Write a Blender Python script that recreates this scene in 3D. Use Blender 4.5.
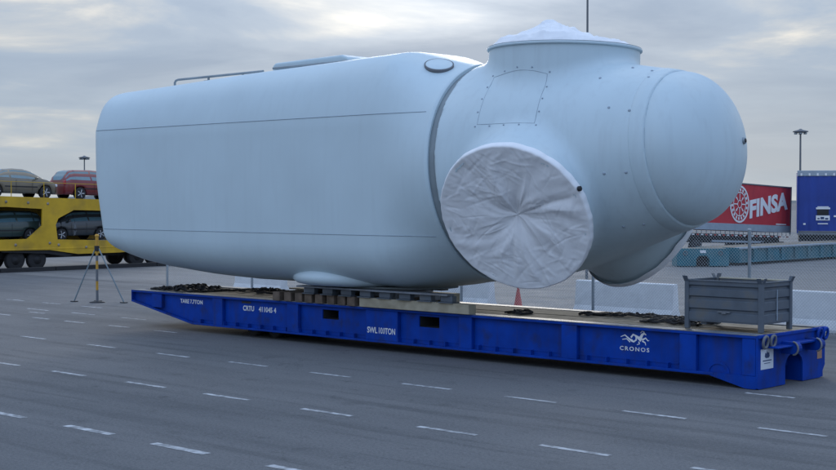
import bpy, bmesh, math, random
import numpy as np
from mathutils import Vector, Matrix
PI = math.pi
random.seed(4)
for o in list(bpy.data.objects): bpy.data.objects.remove(o)
S = bpy.context.scene
COL = S.collection

# ------------------------------------------------------------------ camera
cam = bpy.data.cameras.new('camera'); camo = bpy.data.objects.new('camera', cam); COL.objects.link(camo)
cam.sensor_width = 36.0; cam.lens = 59.64; cam.clip_end = 3000; cam.clip_start = 0.1
FW = Vector((-.679, .734, 0)).normalized()
camo.location = (12.41, -22.40, 3.43)
PITCH = math.atan(35 / 1385.)
camo.rotation_euler = (math.pi / 2 - PITCH, 0, math.atan2(-FW.x, FW.y))
S.camera = camo
RT = Vector((FW.y, -FW.x, 0))

# ------------------------------------------------------------------ sky and sun
SUN_EL = math.radians(11.5)
sun_az = math.atan2(FW.x, FW.y) + math.radians(1.5)      # clockwise from +Y
sdir = Vector((math.sin(sun_az) * math.cos(SUN_EL), math.cos(sun_az) * math.cos(SUN_EL), math.sin(SUN_EL)))
W = bpy.data.worlds.new('World'); S.world = W; W.use_nodes = True
nt = W.node_tree; nt.nodes.clear()
def N(t, **k):
    n = nt.nodes.new(t)
    for a, b in k.items(): setattr(n, a, b)
    return n
def L(a, b): nt.links.new(a, b)
def M_(op, a, b=None, c=None):
    n = N('ShaderNodeMath', operation=op)
    for i, v in enumerate((a, b, c)):
        if v is None: continue
        if isinstance(v, (int, float)): n.inputs[i].default_value = v
        else: L(v, n.inputs[i])
    return n.outputs[0]
def ramp(fac, stops, interp='LINEAR'):
    n = N('ShaderNodeValToRGB'); cr = n.color_ramp; cr.interpolation = interp
    while len(cr.elements) < len(stops): cr.elements.new(0.5)
    for e, (p, c) in zip(cr.elements, stops):
        e.position = p; e.color = (c[0], c[1], c[2], 1) if not isinstance(c, (int, float)) else (c, c, c, 1)
    L(fac, n.inputs[0]); return n.outputs[0]
def mixc(fac, a, b, bt='MIX'):
    n = N('ShaderNodeMix', data_type='RGBA', blend_type=bt)
    for i, v in ((0, fac), (6, a), (7, b)):
        if isinstance(v, (int, float)): n.inputs[i].default_value = v
        elif isinstance(v, tuple): n.inputs[i].default_value = (*v, 1)
        else: L(v, n.inputs[i])
    return n.outputs[2]
tc = N('ShaderNodeTexCoord'); sep = N('ShaderNodeSeparateXYZ'); L(tc.outputs['Generated'], sep.inputs[0])
X, Y, Z = sep.outputs
zz = M_('ADD', M_('MAXIMUM', Z, 0.0), 0.11)
px = M_('DIVIDE', X, zz); py = M_('DIVIDE', Y, zz)
comb = N('ShaderNodeCombineXYZ'); L(px, comb.inputs[0]); L(py, comb.inputs[1])
def noise(vec, scale, detail, rough=.5, off=(0, 0, 0), dist=0.):
    mp = N('ShaderNodeMapping'); mp.inputs[1].default_value = off; L(vec, mp.inputs[0])
    n = N('ShaderNodeTexNoise'); n.inputs['Scale'].default_value = scale; n.inputs['Detail'].default_value = detail
    n.inputs['Roughness'].default_value = rough; n.inputs['Distortion'].default_value = dist
    L(mp.outputs[0], n.inputs['Vector']); return n.outputs[0]
n1 = noise(comb.outputs[0], 1.0, 7, .55, (3.1, 1.7, 0), .4)
n2 = noise(comb.outputs[0], .42, 4, .5, (8.4, 2.2, 0), .2)
# overcast luminance rises towards the zenith
lum = M_('MULTIPLY_ADD', M_('MAXIMUM', Z, 0.0), 1.0, .95)
tone = M_('ADD', M_('MULTIPLY', n1, .5), M_('MULTIPLY', n2, .5))
cloud = ramp(tone, [(.43, (.35, .44, .57)), (.51, (.41, .50, .62)), (.55, (.54, .59, .645)), (.60, (.90, .86, .78))])
cloud = mixc(ramp(Z, [(.0, .75), (.10, .0)]), cloud, (.53, .59, .63))     # pale air near the horizon
cb = N('ShaderNodeVectorMath', operation='SCALE'); L(cloud, cb.inputs[0]); L(lum, cb.inputs['Scale'])
# cooler overhead, where thin cloud lets the blue through
cool = ramp(Z, [(.10, (1, 1, 1)), (.40, (.90, .97, 1.10)), (1, (.86, .96, 1.14))])
cb2 = mixc(1.0, cb.outputs[0], cool, 'MULTIPLY')
dt = N('ShaderNodeVectorMath', operation='DOT_PRODUCT'); L(tc.outputs['Generated'], dt.inputs[0]); dt.inputs[1].default_value = sdir
side = ramp(M_('MULTIPLY_ADD', dt.outputs['Value'], .5, .5), [(.10, (1.22, 1.30, 1.42)), (.55, (1.05, 1.07, 1.12)), (.85, (1, 1, 1))])      # bluer away from the sun; extra brightness added there to fill camera-facing sides
cb2 = mixc(1.0, cb2, side, 'MULTIPLY')
# glow of the hidden sun through the cloud
dt = N('ShaderNodeVectorMath', operation='DOT_PRODUCT'); L(tc.outputs['Generated'], dt.inputs[0]); dt.inputs[1].default_value = sdir
gl = M_('ADD', M_('MULTIPLY', M_('POWER', M_('MAXIMUM', dt.outputs['Value'], 0.0), 60.0), .55), M_('POWER', M_('MAXIMUM', dt.outputs['Value'], 0.0), 260.0))
gl = M_('MULTIPLY', gl, ramp(tone, [(.42, .10), (.60, .95)]))
glc = N('ShaderNodeVectorMath', operation='SCALE'); glc.inputs[0].default_value = (.66, .62, .55); L(gl, glc.inputs['Scale'])
ad = N('ShaderNodeVectorMath', operation='ADD'); L(cb2, ad.inputs[0]); L(glc.outputs[0], ad.inputs[1])
sky = N('ShaderNodeTexSky', sky_type='NISHITA', sun_disc=False)
sky.sun_elevation = SUN_EL; sky.sun_rotation = sun_az
bg1 = N('ShaderNodeBackground'); L(sky.outputs[0], bg1.inputs[0]); bg1.inputs[1].default_value = .05
bg2 = N('ShaderNodeBackground'); L(ad.outputs[0], bg2.inputs[0]); bg2.inputs[1].default_value = .95
cov = M_('SUBTRACT', 1.0, ramp(n2, [(.38, .03), (.55, .01)]))
ms = N('ShaderNodeMixShader'); L(cov, ms.inputs[0]); L(bg1.outputs[0], ms.inputs[1]); L(bg2.outputs[0], ms.inputs[2])
wo = N('ShaderNodeOutputWorld'); L(ms.outputs[0], wo.inputs[0])

sl = bpy.data.lights.new('sun', 'SUN'); sl.energy = .9; sl.angle = math.radians(14); sl.color = (1, .94, .85)
so = bpy.data.objects.new('sun', sl); COL.objects.link(so)
so.rotation_euler = (-sdir).to_track_quat('-Z', 'Y').to_euler(); so.location = (0, 0, 40)
S.view_settings.view_transform = 'Standard'; S.view_settings.look = 'None'
S.view_settings.exposure = 0.0; S.view_settings.gamma = 1.0

# ------------------------------------------------------------------ materials
def mat(name, col, rough=.5, metal=0., var=.0, vscale=2., bump=0., bscale=40., dirt=None, dscale=1.2, dpos=(.5, .7), spec=.5, coords='Object', coat=0., streak=None):
    m = bpy.data.materials.new(name); m.use_nodes = True; t = m.node_tree; b = t.nodes['Principled BSDF']
    b.inputs['Roughness'].default_value = rough; b.inputs['Metallic'].default_value = metal
    b.inputs['Specular IOR Level'].default_value = spec; b.inputs['Coat Weight'].default_value = coat
    c = t.nodes.new('ShaderNodeTexCoord'); src = c.outputs[coords]
    def ns(scale, det=5, vec=None):
        n = t.nodes.new('ShaderNodeTexNoise'); n.inputs['Scale'].default_value = scale; n.inputs['Detail'].default_value = det
        t.links.new(vec or src, n.inputs['Vector']); return n.outputs[0]
    def rmp(f, st):
        n = t.nodes.new('ShaderNodeValToRGB')
        while len(n.color_ramp.elements) < len(st): n.color_ramp.elements.new(.5)
        for e, (p, cc) in zip(n.color_ramp.elements, st):
            e.position = p; e.color = (*cc, 1) if isinstance(cc, (tuple, list)) else (cc, cc, cc, 1)
        t.links.new(f, n.inputs[0]); return n.outputs[0]
    def mx(f, a, bb):
        n = t.nodes.new('ShaderNodeMix'); n.data_type = 'RGBA'
        for i, v in ((0, f), (6, a), (7, bb)):
            if isinstance(v, (int, float)): n.inputs[i].default_value = v
            elif isinstance(v, tuple): n.inputs[i].default_value = (*v, 1)
            else: t.links.new(v, n.inputs[i])
        return n.outputs[2]
    c0 = tuple(x * (1 - var) for x in col); c1 = tuple(min(1, x * (1 + var)) for x in col)
    out = rmp(ns(vscale), [(.3, c0), (.7, c1)])
    if dirt: out = mx(rmp(ns(dscale, 8), [(dpos[0], 0.), (dpos[1], .8)]), out, dirt)
    if streak:
        mp = t.nodes.new('ShaderNodeMapping'); mp.inputs[3].default_value = (3.0, 3.0, .25); t.links.new(src, mp.inputs[0])
        out = mx(rmp(ns(2.2, 6, mp.outputs[0]), [(.5, 0.), (.8, .45)]), out, streak)
    t.links.new(out, b.inputs['Base Color'])
    if bump:
        bn = t.nodes.new('ShaderNodeBump'); bn.inputs['Strength'].default_value = bump; bn.inputs['Distance'].default_value = .01
        t.links.new(ns(bscale), bn.inputs['Height']); t.links.new(bn.outputs[0], b.inputs['Normal'])
    return m
MT = {}
MT['shell'] = mat('pale_blue_gelcoat', (.50, .605, .65), .42, var=.035, vscale=.7, bump=.03, bscale=6, streak=(.465, .56, .60), spec=.4)
MT['hub'] = mat('pale_hub_gelcoat', (.50, .605, .65), .40, var=.03, vscale=.9, bump=.02, bscale=5, spec=.4, streak=(.42, .5, .54))
MT['cloth'] = mat('white_cover_cloth', (.78, .79, .81), .7, var=.04, vscale=5, bump=.3, bscale=14, spec=.3)
MT['dark'] = mat('dark_rubber', (.025, .027, .03), .7, var=.2, vscale=6)
MT['gap'] = mat('gap_grey', (.20, .24, .26), .6, var=.1)  # even grey of the front collar, yaw flange and rim seal
MT['seam'] = mat('seam_grey', (.30, .37, .42), .6)
MT['blue'] = mat('blue_trailer_paint', (.001, .042, .31), .55, var=.2, vscale=2.2, bump=.08, bscale=14, dirt=(.02, .028, .07), dscale=2.6, dpos=(.54, .80), spec=.14, streak=(.03, .032, .06))
MT['rim_steel'] = mat('worn_grey_steel', (.20, .22, .25), .55, metal=.2, var=.2, vscale=5, dirt=(.10, .08, .06), dpos=(.5, .75))
MT['plank'] = mat('weathered_deck_timber', (.30, .255, .19), .85, var=.3, vscale=3, bump=.3, bscale=20, dirt=(.12, .10, .08), dscale=2)
MT['paleplank'] = mat('pale_new_timber', (.36, .32, .235), .8, var=.15, vscale=4, bump=.2, bscale=20, dirt=(.26, .22, .15), dscale=2.5)
MT['sleeper'] = mat('brown_timber_block', (.135, .10, .075), .85, var=.35, vscale=5, bump=.3, bscale=20)
MT['bin'] = mat('slate_grey_steel', (.085, .105, .13), .5, var=.15, vscale=3, bump=.1, bscale=10, dirt=(.12, .11, .09), dscale=3, dpos=(.55, .8))
MT['white'] = mat('white_paint', (.74, .76, .78), .6, var=.05)
MT['sticker'] = mat('white_sticker', (.62, .66, .72), .45)
MT['navy'] = mat('navy_print', (.03, .06, .15), .5)
MT['orange'] = mat('faded_orange_sticker', (.35, .2, .13), .6, var=.2)
MT['galv'] = mat('galvanised_steel', (.27, .31, .34), .5, metal=.4, var=.15)
MT['wire'] = mat('chain_link_wire', (.40, .43, .45), .55, metal=.2, var=.1)
MT['concrete'] = mat('white_concrete', (.72, .74, .76), .8, var=.10, vscale=1.5, bump=.2, bscale=20, dirt=(.36, .38, .40), dscale=1.6, dpos=(.5, .85))
MT['stencil'] = mat('worn_stencil_white', (.66, .68, .70), .6, var=.1, vscale=6, dirt=(.10, .14, .30), dscale=9, dpos=(.58, .80))
MT['cream'] = mat('cream_rim', (.46, .43, .34), .6, var=.1)  # paler cream, on the far top rim of the bin only
MT['cone'] = mat('faded_red_plastic', (.42, .06, .045), .5, var=.1)
MT['yellow'] = mat('yellow_wagon_paint', (.56, .34, .012), .5, var=.15, vscale=1.2, dirt=(.20, .13, .03), dscale=1.0, dpos=(.5, .85))
MT['tyre'] = mat('tyre_rubber', (.02, .02, .022), .8, var=.2)
MT['alloy'] = mat('alloy_silver', (.5, .51, .53), .35, metal=.6)
MT['glass'] = mat('car_glass', (.10, .19, .23), .05, var=.1, spec=.9)
MT['silver'] = mat('silver_beige_car_paint', (.20, .17, .125), .3, metal=.3, var=.04, coat=.5)
MT['red'] = mat('dark_red_car_paint', (.19, .022, .025), .3, var=.05, coat=.6)
MT['grey'] = mat('dark_grey_car_paint', (.05, .055, .06), .3, metal=.2, var=.05, coat=.6)
MT['green'] = mat('dark_green_car_paint', (.035, .06, .055), .3, var=.05, coat=.6)
MT['lampred'] = mat('red_lamp_glass', (.4, .02, .03), .2)
MT['lampclear'] = mat('clear_lamp_glass', (.6, .62, .65), .15)
MT['redtarp'] = mat('red_tarpaulin', (.48, .05, .06), .55, var=.10, vscale=.8, bump=.1, bscale=3, spec=.3)
MT['bluetarp'] = mat('blue_tarpaulin', (.012, .045, .27), .5, var=.15, vscale=.8, bump=.1, bscale=3)
MT['paletrim'] = mat('pale_grey_blue_trim', (.30, .36, .42), .6, var=.1)
MT['teal'] = mat('teal_steel_paint', (.008, .13, .175), .5, var=.25, vscale=1.2, dirt=(.10, .16, .17), dscale=.9, dpos=(.45, .75))
MT['mast'] = mat('dark_mast_steel', (.13, .14, .155), .6, var=.1)
MT['strap'] = mat('black_lashing_gear', (.018, .018, .02), .7, var=.3)
MT['poleyellow'] = mat('hazard_yellow', (.50, .27, .03), .6, var=.2)
MT['polegrey'] = mat('strut_grey_blue', (.19, .24, .27), .6, var=.1)
MT['haze'] = mat('hazed_far_steel', (.26, .32, .38), .8, var=.15, vscale=.3)  # distance haze put into the pale colour of the far containers
MT['hill'] = mat('distant_scrub', (.08, .11, .12), .9, var=.2, vscale=.01)

# asphalt
def asphalt(name, base, pale, dark):
    m = bpy.data.materials.new(name); m.use_nodes = True; t = m.node_tree; b = t.nodes['Principled BSDF']
    c = t.nodes.new('ShaderNodeTexCoord')
    def ns(scale, det, mpv=None, rough=.5):
        src = c.outputs['Object']
        if mpv:
            mp = t.nodes.new('ShaderNodeMapping'); mp.inputs[3].default_value = mpv[0]; mp.inputs[2].default_value = mpv[1]
            t.links.new(src, mp.inputs[0]); src = mp.outputs[0]
        n = t.nodes.new('ShaderNodeTexNoise'); n.inputs['Scale'].default_value = scale; n.inputs['Detail'].default_value = det
        n.inputs['Roughness'].default_value = rough
        t.links.new(src, n.inputs['Vector']); return n.outputs[0]
    def rmp(f, st):
        n = t.nodes.new('ShaderNodeValToRGB')
        while len(n.color_ramp.elements) < len(st): n.color_ramp.elements.new(.5)
        for e, (p, cc) in zip(n.color_ramp.elements, st):
            e.position = p; e.color = (*cc, 1) if isinstance(cc, tuple) else (cc, cc, cc, 1)
        t.links.new(f, n.inputs[0]); return n.outputs[0]
    def mx(f, a, bb, bt='MIX'):
        n = t.nodes.new('ShaderNodeMix'); n.data_type = 'RGBA'; n.blend_type = bt
        for i, v in ((0, f), (6, a), (7, bb)):
            if isinstance(v, (int, float)): n.inputs[i].default_value = v
            elif isinstance(v, tuple): n.inputs[i].default_value = (*v, 1)
            else: t.links.new(v, n.inputs[i])
        return n.outputs[2]
    o = mx(rmp(ns(.16, 4), [(.30, 0.2), (.70, .8)]), base, pale)
    o = mx(rmp(ns(.5, 6, ((.22, 1.4, 1), (0, 0, .05))), [(.45, 0.), (.70, 1.)]), o, dark)      # traffic wear along the lanes
    o = mx(rmp(ns(1.2, 8, ((.12, 2.0, 1), (0, 0, .75))), [(.54, 0.), (.66, .6)]), o, tuple(x * .8 for x in dark))      # tyre tracks
    o = mx(rmp(ns(1.1, 6), [(.62, 0.), (.74, .45)]), o, tuple(x * .55 for x in dark))           # oil spots
    o = mx(rmp(ns(4.5, 6, None, .7), [(.3, .0), (.7, .35)]), o, pale)
    o = mx(1.0, o, rmp(ns(22, 4, None, .7), [(.30, .74), (.70, 1.26)]), 'MULTIPLY')
    o = mx(rmp(ns(3.0, 9, ((.5, 1, 1), (0, 0, .3)), .75), [(.58, 0.), (.68, .7)]), o, tuple(x * .7 for x in dark))
    grain = ns(70, 3, None, .7)
    vo = t.nodes.new('ShaderNodeTexVoronoi'); vo.feature = 'DISTANCE_TO_EDGE'; vo.inputs['Scale'].default_value = .16
    wv = t.nodes.new('ShaderNodeMix'); wv.data_type = 'VECTOR'; wv.inputs[0].default_value = .12
    nn_ = t.nodes.new('ShaderNodeTexNoise'); nn_.inputs['Scale'].default_value = .9; nn_.inputs['Detail'].default_value = 6; t.links.new(c.outputs['Object'], nn_.inputs['Vector'])
    sc_ = t.nodes.new('ShaderNodeVectorMath'); sc_.operation = 'SCALE'; sc_.inputs['Scale'].default_value = 6.; t.links.new(nn_.outputs['Color'], sc_.inputs[0])
    ad_ = t.nodes.new('ShaderNodeVectorMath'); t.links.new(c.outputs['Object'], ad_.inputs[0]); t.links.new(sc_.outputs[0], ad_.inputs[1]); t.links.new(ad_.outputs[0], vo.inputs['Vector'])
    t.nodes.remove(wv)
    cm = mx(rmp(ns(.35, 3), [(.5, 0.), (.56, 1.)]), 0.0 * 1 or (0., 0., 0.), (1., 1., 1.))
    ck = mx(rmp(vo.outputs['Distance'], [(.0, .55), (.0035, 0.)]), (0., 0., 0.), cm)
    o = mx(ck, o, tuple(x * .35 for x in dark))
    o = mx(1.0, o, rmp(grain, [(.3, .72), (.7, 1.28)]), 'MULTIPLY')
    t.links.new(o, b.inputs['Base Color'])
    t.links.new(rmp(ns(.8, 5), [(.3, .78), (.7, .95)]), b.inputs['Roughness'])
    b.inputs['Specular IOR Level'].default_value = .18
    bn = t.nodes.new('ShaderNodeBump'); bn.inputs['Strength'].default_value = .5; bn.inputs['Distance'].default_value = .006
    t.links.new(grain, bn.inputs['Height']); t.links.new(bn.outputs[0], b.inputs['Normal'])
    return m
MT['asphalt'] = asphalt('yard_asphalt', (.128, .129, .132), (.155, .156, .158), (.095, .098, .102))
MT['lot'] = asphalt('far_lot_asphalt', (.170, .168, .165), (.21, .205, .20), (.135, .135, .135))
def linepaint():
    m = mat('worn_line_paint', (.44, .45, .46), .75, var=.2, vscale=2, dirt=(.15, .155, .16), dscale=7, dpos=(.42, .60))
    return m
MT['line'] = linepaint()

# ------------------------------------------------------------------ helpers
class MB:
    def __init__(s): s.v = []; s.f = []; s.sm = []
    def add(s, vs, fs, smooth=False):
        n = len(s.v); s.v += [tuple(p) for p in vs]; s.f += [tuple(i + n for i in f) for f in fs]; s.sm += [smooth] * len(fs); return s
    def box(s, x0, x1, y0, y1, z0, z1, c=0):
        if c:   # chamfered vertical+horizontal edges
            bm = bmesh.new(); bmesh.ops.create_cube(bm, size=1)
            for v in bm.verts: v.co = ((x0 + x1) / 2 + v.co.x * (x1 - x0), (y0 + y1) / 2 + v.co.y * (y1 - y0), (z0 + z1) / 2 + v.co.z * (z1 - z0))
            bmesh.ops.bevel(bm, geom=bm.edges[:], offset=c, segments=1, affect='EDGES', profile=.5)
            bm.verts.index_update()
            s.add([v.co for v in bm.verts], [[v.index for v in f.verts] for f in bm.faces]); bm.free(); return s
        return s.add([(x0, y0, z0), (x1, y0, z0), (x1, y1, z0), (x0, y1, z0), (x0, y0, z1), (x1, y0, z1), (x1, y1, z1), (x0, y1, z1)],
                     [(0, 3, 2, 1), (4, 5, 6, 7), (0, 1, 5, 4), (1, 2, 6, 5), (2, 3, 7, 6), (3, 0, 4, 7)])
    def prism(s, poly, d, off):   # poly: list of 3D pts (planar), extruded by vector d
        n = len(poly); d = Vector(d); p = [Vector(q) + Vector(off) for q in poly]
        return s.add(p + [q + d for q in p], [tuple(range(n))[::-1], tuple(range(n, 2 * n))] + [(i, (i + 1) % n, (i + 1) % n + n, i + n) for i in range(n)])
    def tube(s, pts, r, n=8, caps=True, smooth=True):
        pts = [Vector(p) for p in pts]; rs = r if isinstance(r, (list, tuple)) else [r] * len(pts); vs = []
        t0 = (pts[1] - pts[0]).normalized(); up = Vector((0, 0, 1)) if abs(t0.z) < .9 else Vector((1, 0, 0)); a = t0.cross(up).normalized()
        for i, p in enumerate(pts):
            t = (pts[min(i + 1, len(pts) - 1)] - pts[max(i - 1, 0)]).normalized(); a = (a - t * a.dot(t)).normalized(); b = t.cross(a)
            vs += [p + (a * math.cos(2 * PI * k / n) + b * math.sin(2 * PI * k / n)) * rs[i] for k in range(n)]
        fs = [(i * n + k, i * n + (k + 1) % n, (i + 1) * n + (k + 1) % n, (i + 1) * n + k) for i in range(len(pts) - 1) for k in range(n)]
        s.add(vs, fs, smooth)
        if caps: m = len(pts) - 1; s.add(vs[:n], [tuple(range(n))[::-1]]); s.add(vs[m * n:], [tuple(range(n))])
        return s
    def lathe(s, prof, c, ax, n=24, smooth=True):  # prof: list of (along, r)
        c = Vector(c); ax = Vector(ax).normalized(); up = Vector((0, 0, 1)) if abs(ax.z) < .9 else Vector((1, 0, 0)); a = ax.cross(up).normalized(); b = ax.cross(a)
        vs = []
        for (h, r) in prof: vs += [c + ax * h + (a * math.cos(2 * PI * k / n) + b * math.sin(2 * PI * k / n)) * max(r, .0005) for k in range(n)]
        return s.add(vs, [(i * n + k, i * n + (k + 1) % n, (i + 1) * n + (k + 1) % n, (i + 1) * n + k) for i in range(len(prof) - 1) for k in range(n)], smooth)
    def mesh(s, name):
        me = bpy.data.meshes.new(name); me.from_pydata([tuple(v) for v in s.v], [], s.f)
        me.polygons.foreach_set('use_smooth', s.sm); me.update()
        bm = bmesh.new(); bm.from_mesh(me); bmesh.ops.recalc_face_normals(bm, faces=bm.faces); bm.to_mesh(me); bm.free()
        return me
def worldloc(o):
    v = Vector((0, 0, 0)); m = o.matrix_basis.copy(); p = o.parent
    while p: m = p.matrix_basis @ m; p = p.parent
    return m
def link(name, me, m=None, parent=None, label=None):
    """mesh given in world coordinates; re-based to its parent's frame"""
    o = bpy.data.objects.new(name, me); COL.objects.link(o)
    if m is not None:
        me.materials.clear(); me.materials.append(MT[m] if isinstance(m, str) else m)
    if parent is not None:
        o.parent = parent; me.transform(worldloc(parent).inverted())
    if label: o['label'] = label
    return o
def part(name, mb, m, parent, label=None): return link(name, mb.mesh(name), m, parent, label)
def tag(o, label, cat, group=None):
    o['label'] = label; o['category'] = cat
    if group: o['group'] = group
    return o
def thing(name, label, cat, loc=(0, 0, 0), rz=0., group=None, rot=None):
    o = bpy.data.objects.new(name, None); COL.objects.link(o); o.location = loc; o.rotation_euler = rot or (0, 0, rz)
    o.empty_display_size = .3
    # matrix_basis is not refreshed until a depsgraph update: set it directly
    o.matrix_basis = Matrix.Translation(loc) @ (Matrix.Rotation(o.rotation_euler.z, 4, 'Z') @ Matrix.Rotation(o.rotation_euler.y, 4, 'Y') @ Matrix.Rotation(o.rotation_euler.x, 4, 'X'))
    return tag(o, label, cat, group)
def structure(name, me, m):
    o = link(name, me, m); o['kind'] = 'structure'; return o
def dup(root, label=None, M=None):
    def cp(o, par):
        c = o.copy(); COL.objects.link(c); c.parent = par
        for ch in [x for x in bpy.data.objects if x.parent == o]: cp(ch, c)
        return c
    r = cp(root, None)
    if M is not None: r.matrix_basis = M
    if label: r['label'] = label
    return r
def curve_mesh(cu):
    o = bpy.data.objects.new('tmp', cu); COL.objects.link(o)
    dg = bpy.context.evaluated_depsgraph_get(); me = bpy.data.meshes.new_from_object(o.evaluated_get(dg))
    bpy.data.objects.remove(o); bpy.data.curves.remove(cu); return me
def plate(outer, holes, depth, M):    # outline in 2D (+ holes) extruded; local xy -> world by M, thickness along local z (centred)
    cu = bpy.data.curves.new('plate', 'CURVE'); cu.dimensions = '2D'; cu.fill_mode = 'BOTH'; cu.extrude = depth / 2
    for poly in [outer] + list(holes):
        sp = cu.splines.new('POLY'); sp.points.add(len(poly) - 1); sp.use_cyclic_u = True
        for p, q in zip(sp.points, poly): p.co = (q[0], q[1], 0, 1)
    me = curve_mesh(cu); me.transform(M)
    for p in me.polygons: p.use_smooth = False
    return me
def frame(o, ex, ey):
    ex = Vector(ex).normalized(); ey = Vector(ey).normalized(); ez = ex.cross(ey)
    return Matrix(((ex.x, ey.x, ez.x, o[0]), (ex.y, ey.y, ez.y, o[1]), (ex.z, ey.z, ez.z, o[2]), (0, 0, 0, 1)))
def text_mesh(txt, w, h, M, bold=.0, depth=.002, spacing=1.):   # text fitted into w x h, lower left at the origin of M
    cu = bpy.data.curves.new('t', 'FONT'); cu.body = txt; cu.size = 1; cu.offset = bold; cu.extrude = .01; cu.space_character = spacing; cu.resolution_u = 4
    me = curve_mesh(cu)
    co = np.array([v.co for v in me.vertices]); mn = co.min(0); mx = co.max(0)
    me.transform(Matrix.Diagonal((w / (mx[0] - mn[0]), h / (mx[1] - mn[1]), depth / .02, 1)) @ Matrix.Translation((-mn[0], -mn[1], 0)))
    me.transform(M)
    return me

# ------------------------------------------------------------------ ground
def sheet(x0, x1, y0, y1, z): return MB().add([(x0, y0, z), (x1, y0, z), (x1, y1, z), (x0, y1, z)], [(0, 1, 2, 3)]).mesh('sheet')
structure('ground', sheet(-1800, 800, -800, 1800, 0), 'asphalt')
structure('far_lot', sheet(-45, 200, 11.9, 400, .004), 'lot')
structure('track_bed', sheet(-400, -46.4, -200, 400, .006), 'lot')
# low dark kerb in front of the car wagon
kb = MB()
y = -30.
while y < 60: kb.box(-46.35, -46.12, y, y + 2.97, 0, .20, .012); y += 3.0
k = structure('kerb', kb.mesh('kerb'), mat('dark_kerb', (.02, .02, .022), .8, var=.25, vscale=1.))
# hills on the horizon
hv = []; hf = []
for i in range(61):
    a = math.radians(-60 + i * 2.5); R = 1500
    d = FW * math.cos(a) + RT * math.sin(a); p = Vector((12, -22, 0)) + d * R
    hh = 8 + 7 * math.sin(i * .37) + 5 * math.sin(i * .9 + 1)
    hv += [(p.x, p.y, -1), (p.x + d.x * 60, p.y + d.y * 60, max(hh, 3)), (p.x + d.x * 300, p.y + d.y * 300, -1)]
    if i: hf += [(3 * i - 3, 3 * i, 3 * i + 1, 3 * i - 2), (3 * i - 2, 3 * i + 1, 3 * i + 2, 3 * i - 1)]
structure('hills', MB().add(hv, hf, True).mesh('hills'), 'hill')

# painted dashes of the parking rows (each dash a piece of the marking)
mk = bpy.data.objects.new('road_marking', None); COL.objects.link(mk); mk['kind'] = 'structure'
ROWS = {-10.65: (2.36, [-10.4, -8.1, -5.75, -3.52, -1.11, 1.3], .15), -7.05: (2.45, [-14.2, -11.76, -9.32, -6.96, -4.39, -1.77, .55, 2.99, 5.5], .12),
        -3.66: (2.5, [-21.1, -18.56, -15.62, -12.86, -10.39, -7.82, -5.32, -2.84, -.38, 2.07], .11),
        -.42: (2.1, [-27.0, -25.3, -23.26, -21.54, -19.44, -17.33, .02, 2.5], .11), 1.3: (0, [-26.3, -23.9, -21.37], .10), .6: (0, [-25.1], .1),
        3.0: (0, [-30.5, -28.2, -25.9], .1), 4.2: (0, [2.4, 4.9], .11), 7.6: (0, [3.0, 5.5], .11)}
LEN = {-10.65: 1.22, -7.05: 1.18, -3.66: 1.15, -.42: .92, 1.3: 1.2, .6: .9, 3.0: 1.1, 4.2: 1.1, 7.6: 1.1}
for y, (p, xs, w) in ROWS.items():
    for x in xs:
        j = random.uniform(-.03, .03); ln = LEN[y] * random.uniform(.96, 1.04)
        vs = [(x, y + j - w / 2, .004), (x + ln, y + j - w / 2 + random.uniform(-.02, .02), .004), (x + ln + random.uniform(-.02, .02), y + j + w / 2, .004), (x, y + j + w / 2, .004)]
        part('dash', MB().add(vs, [(0, 1, 2, 3)]), 'line', mk)

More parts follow.
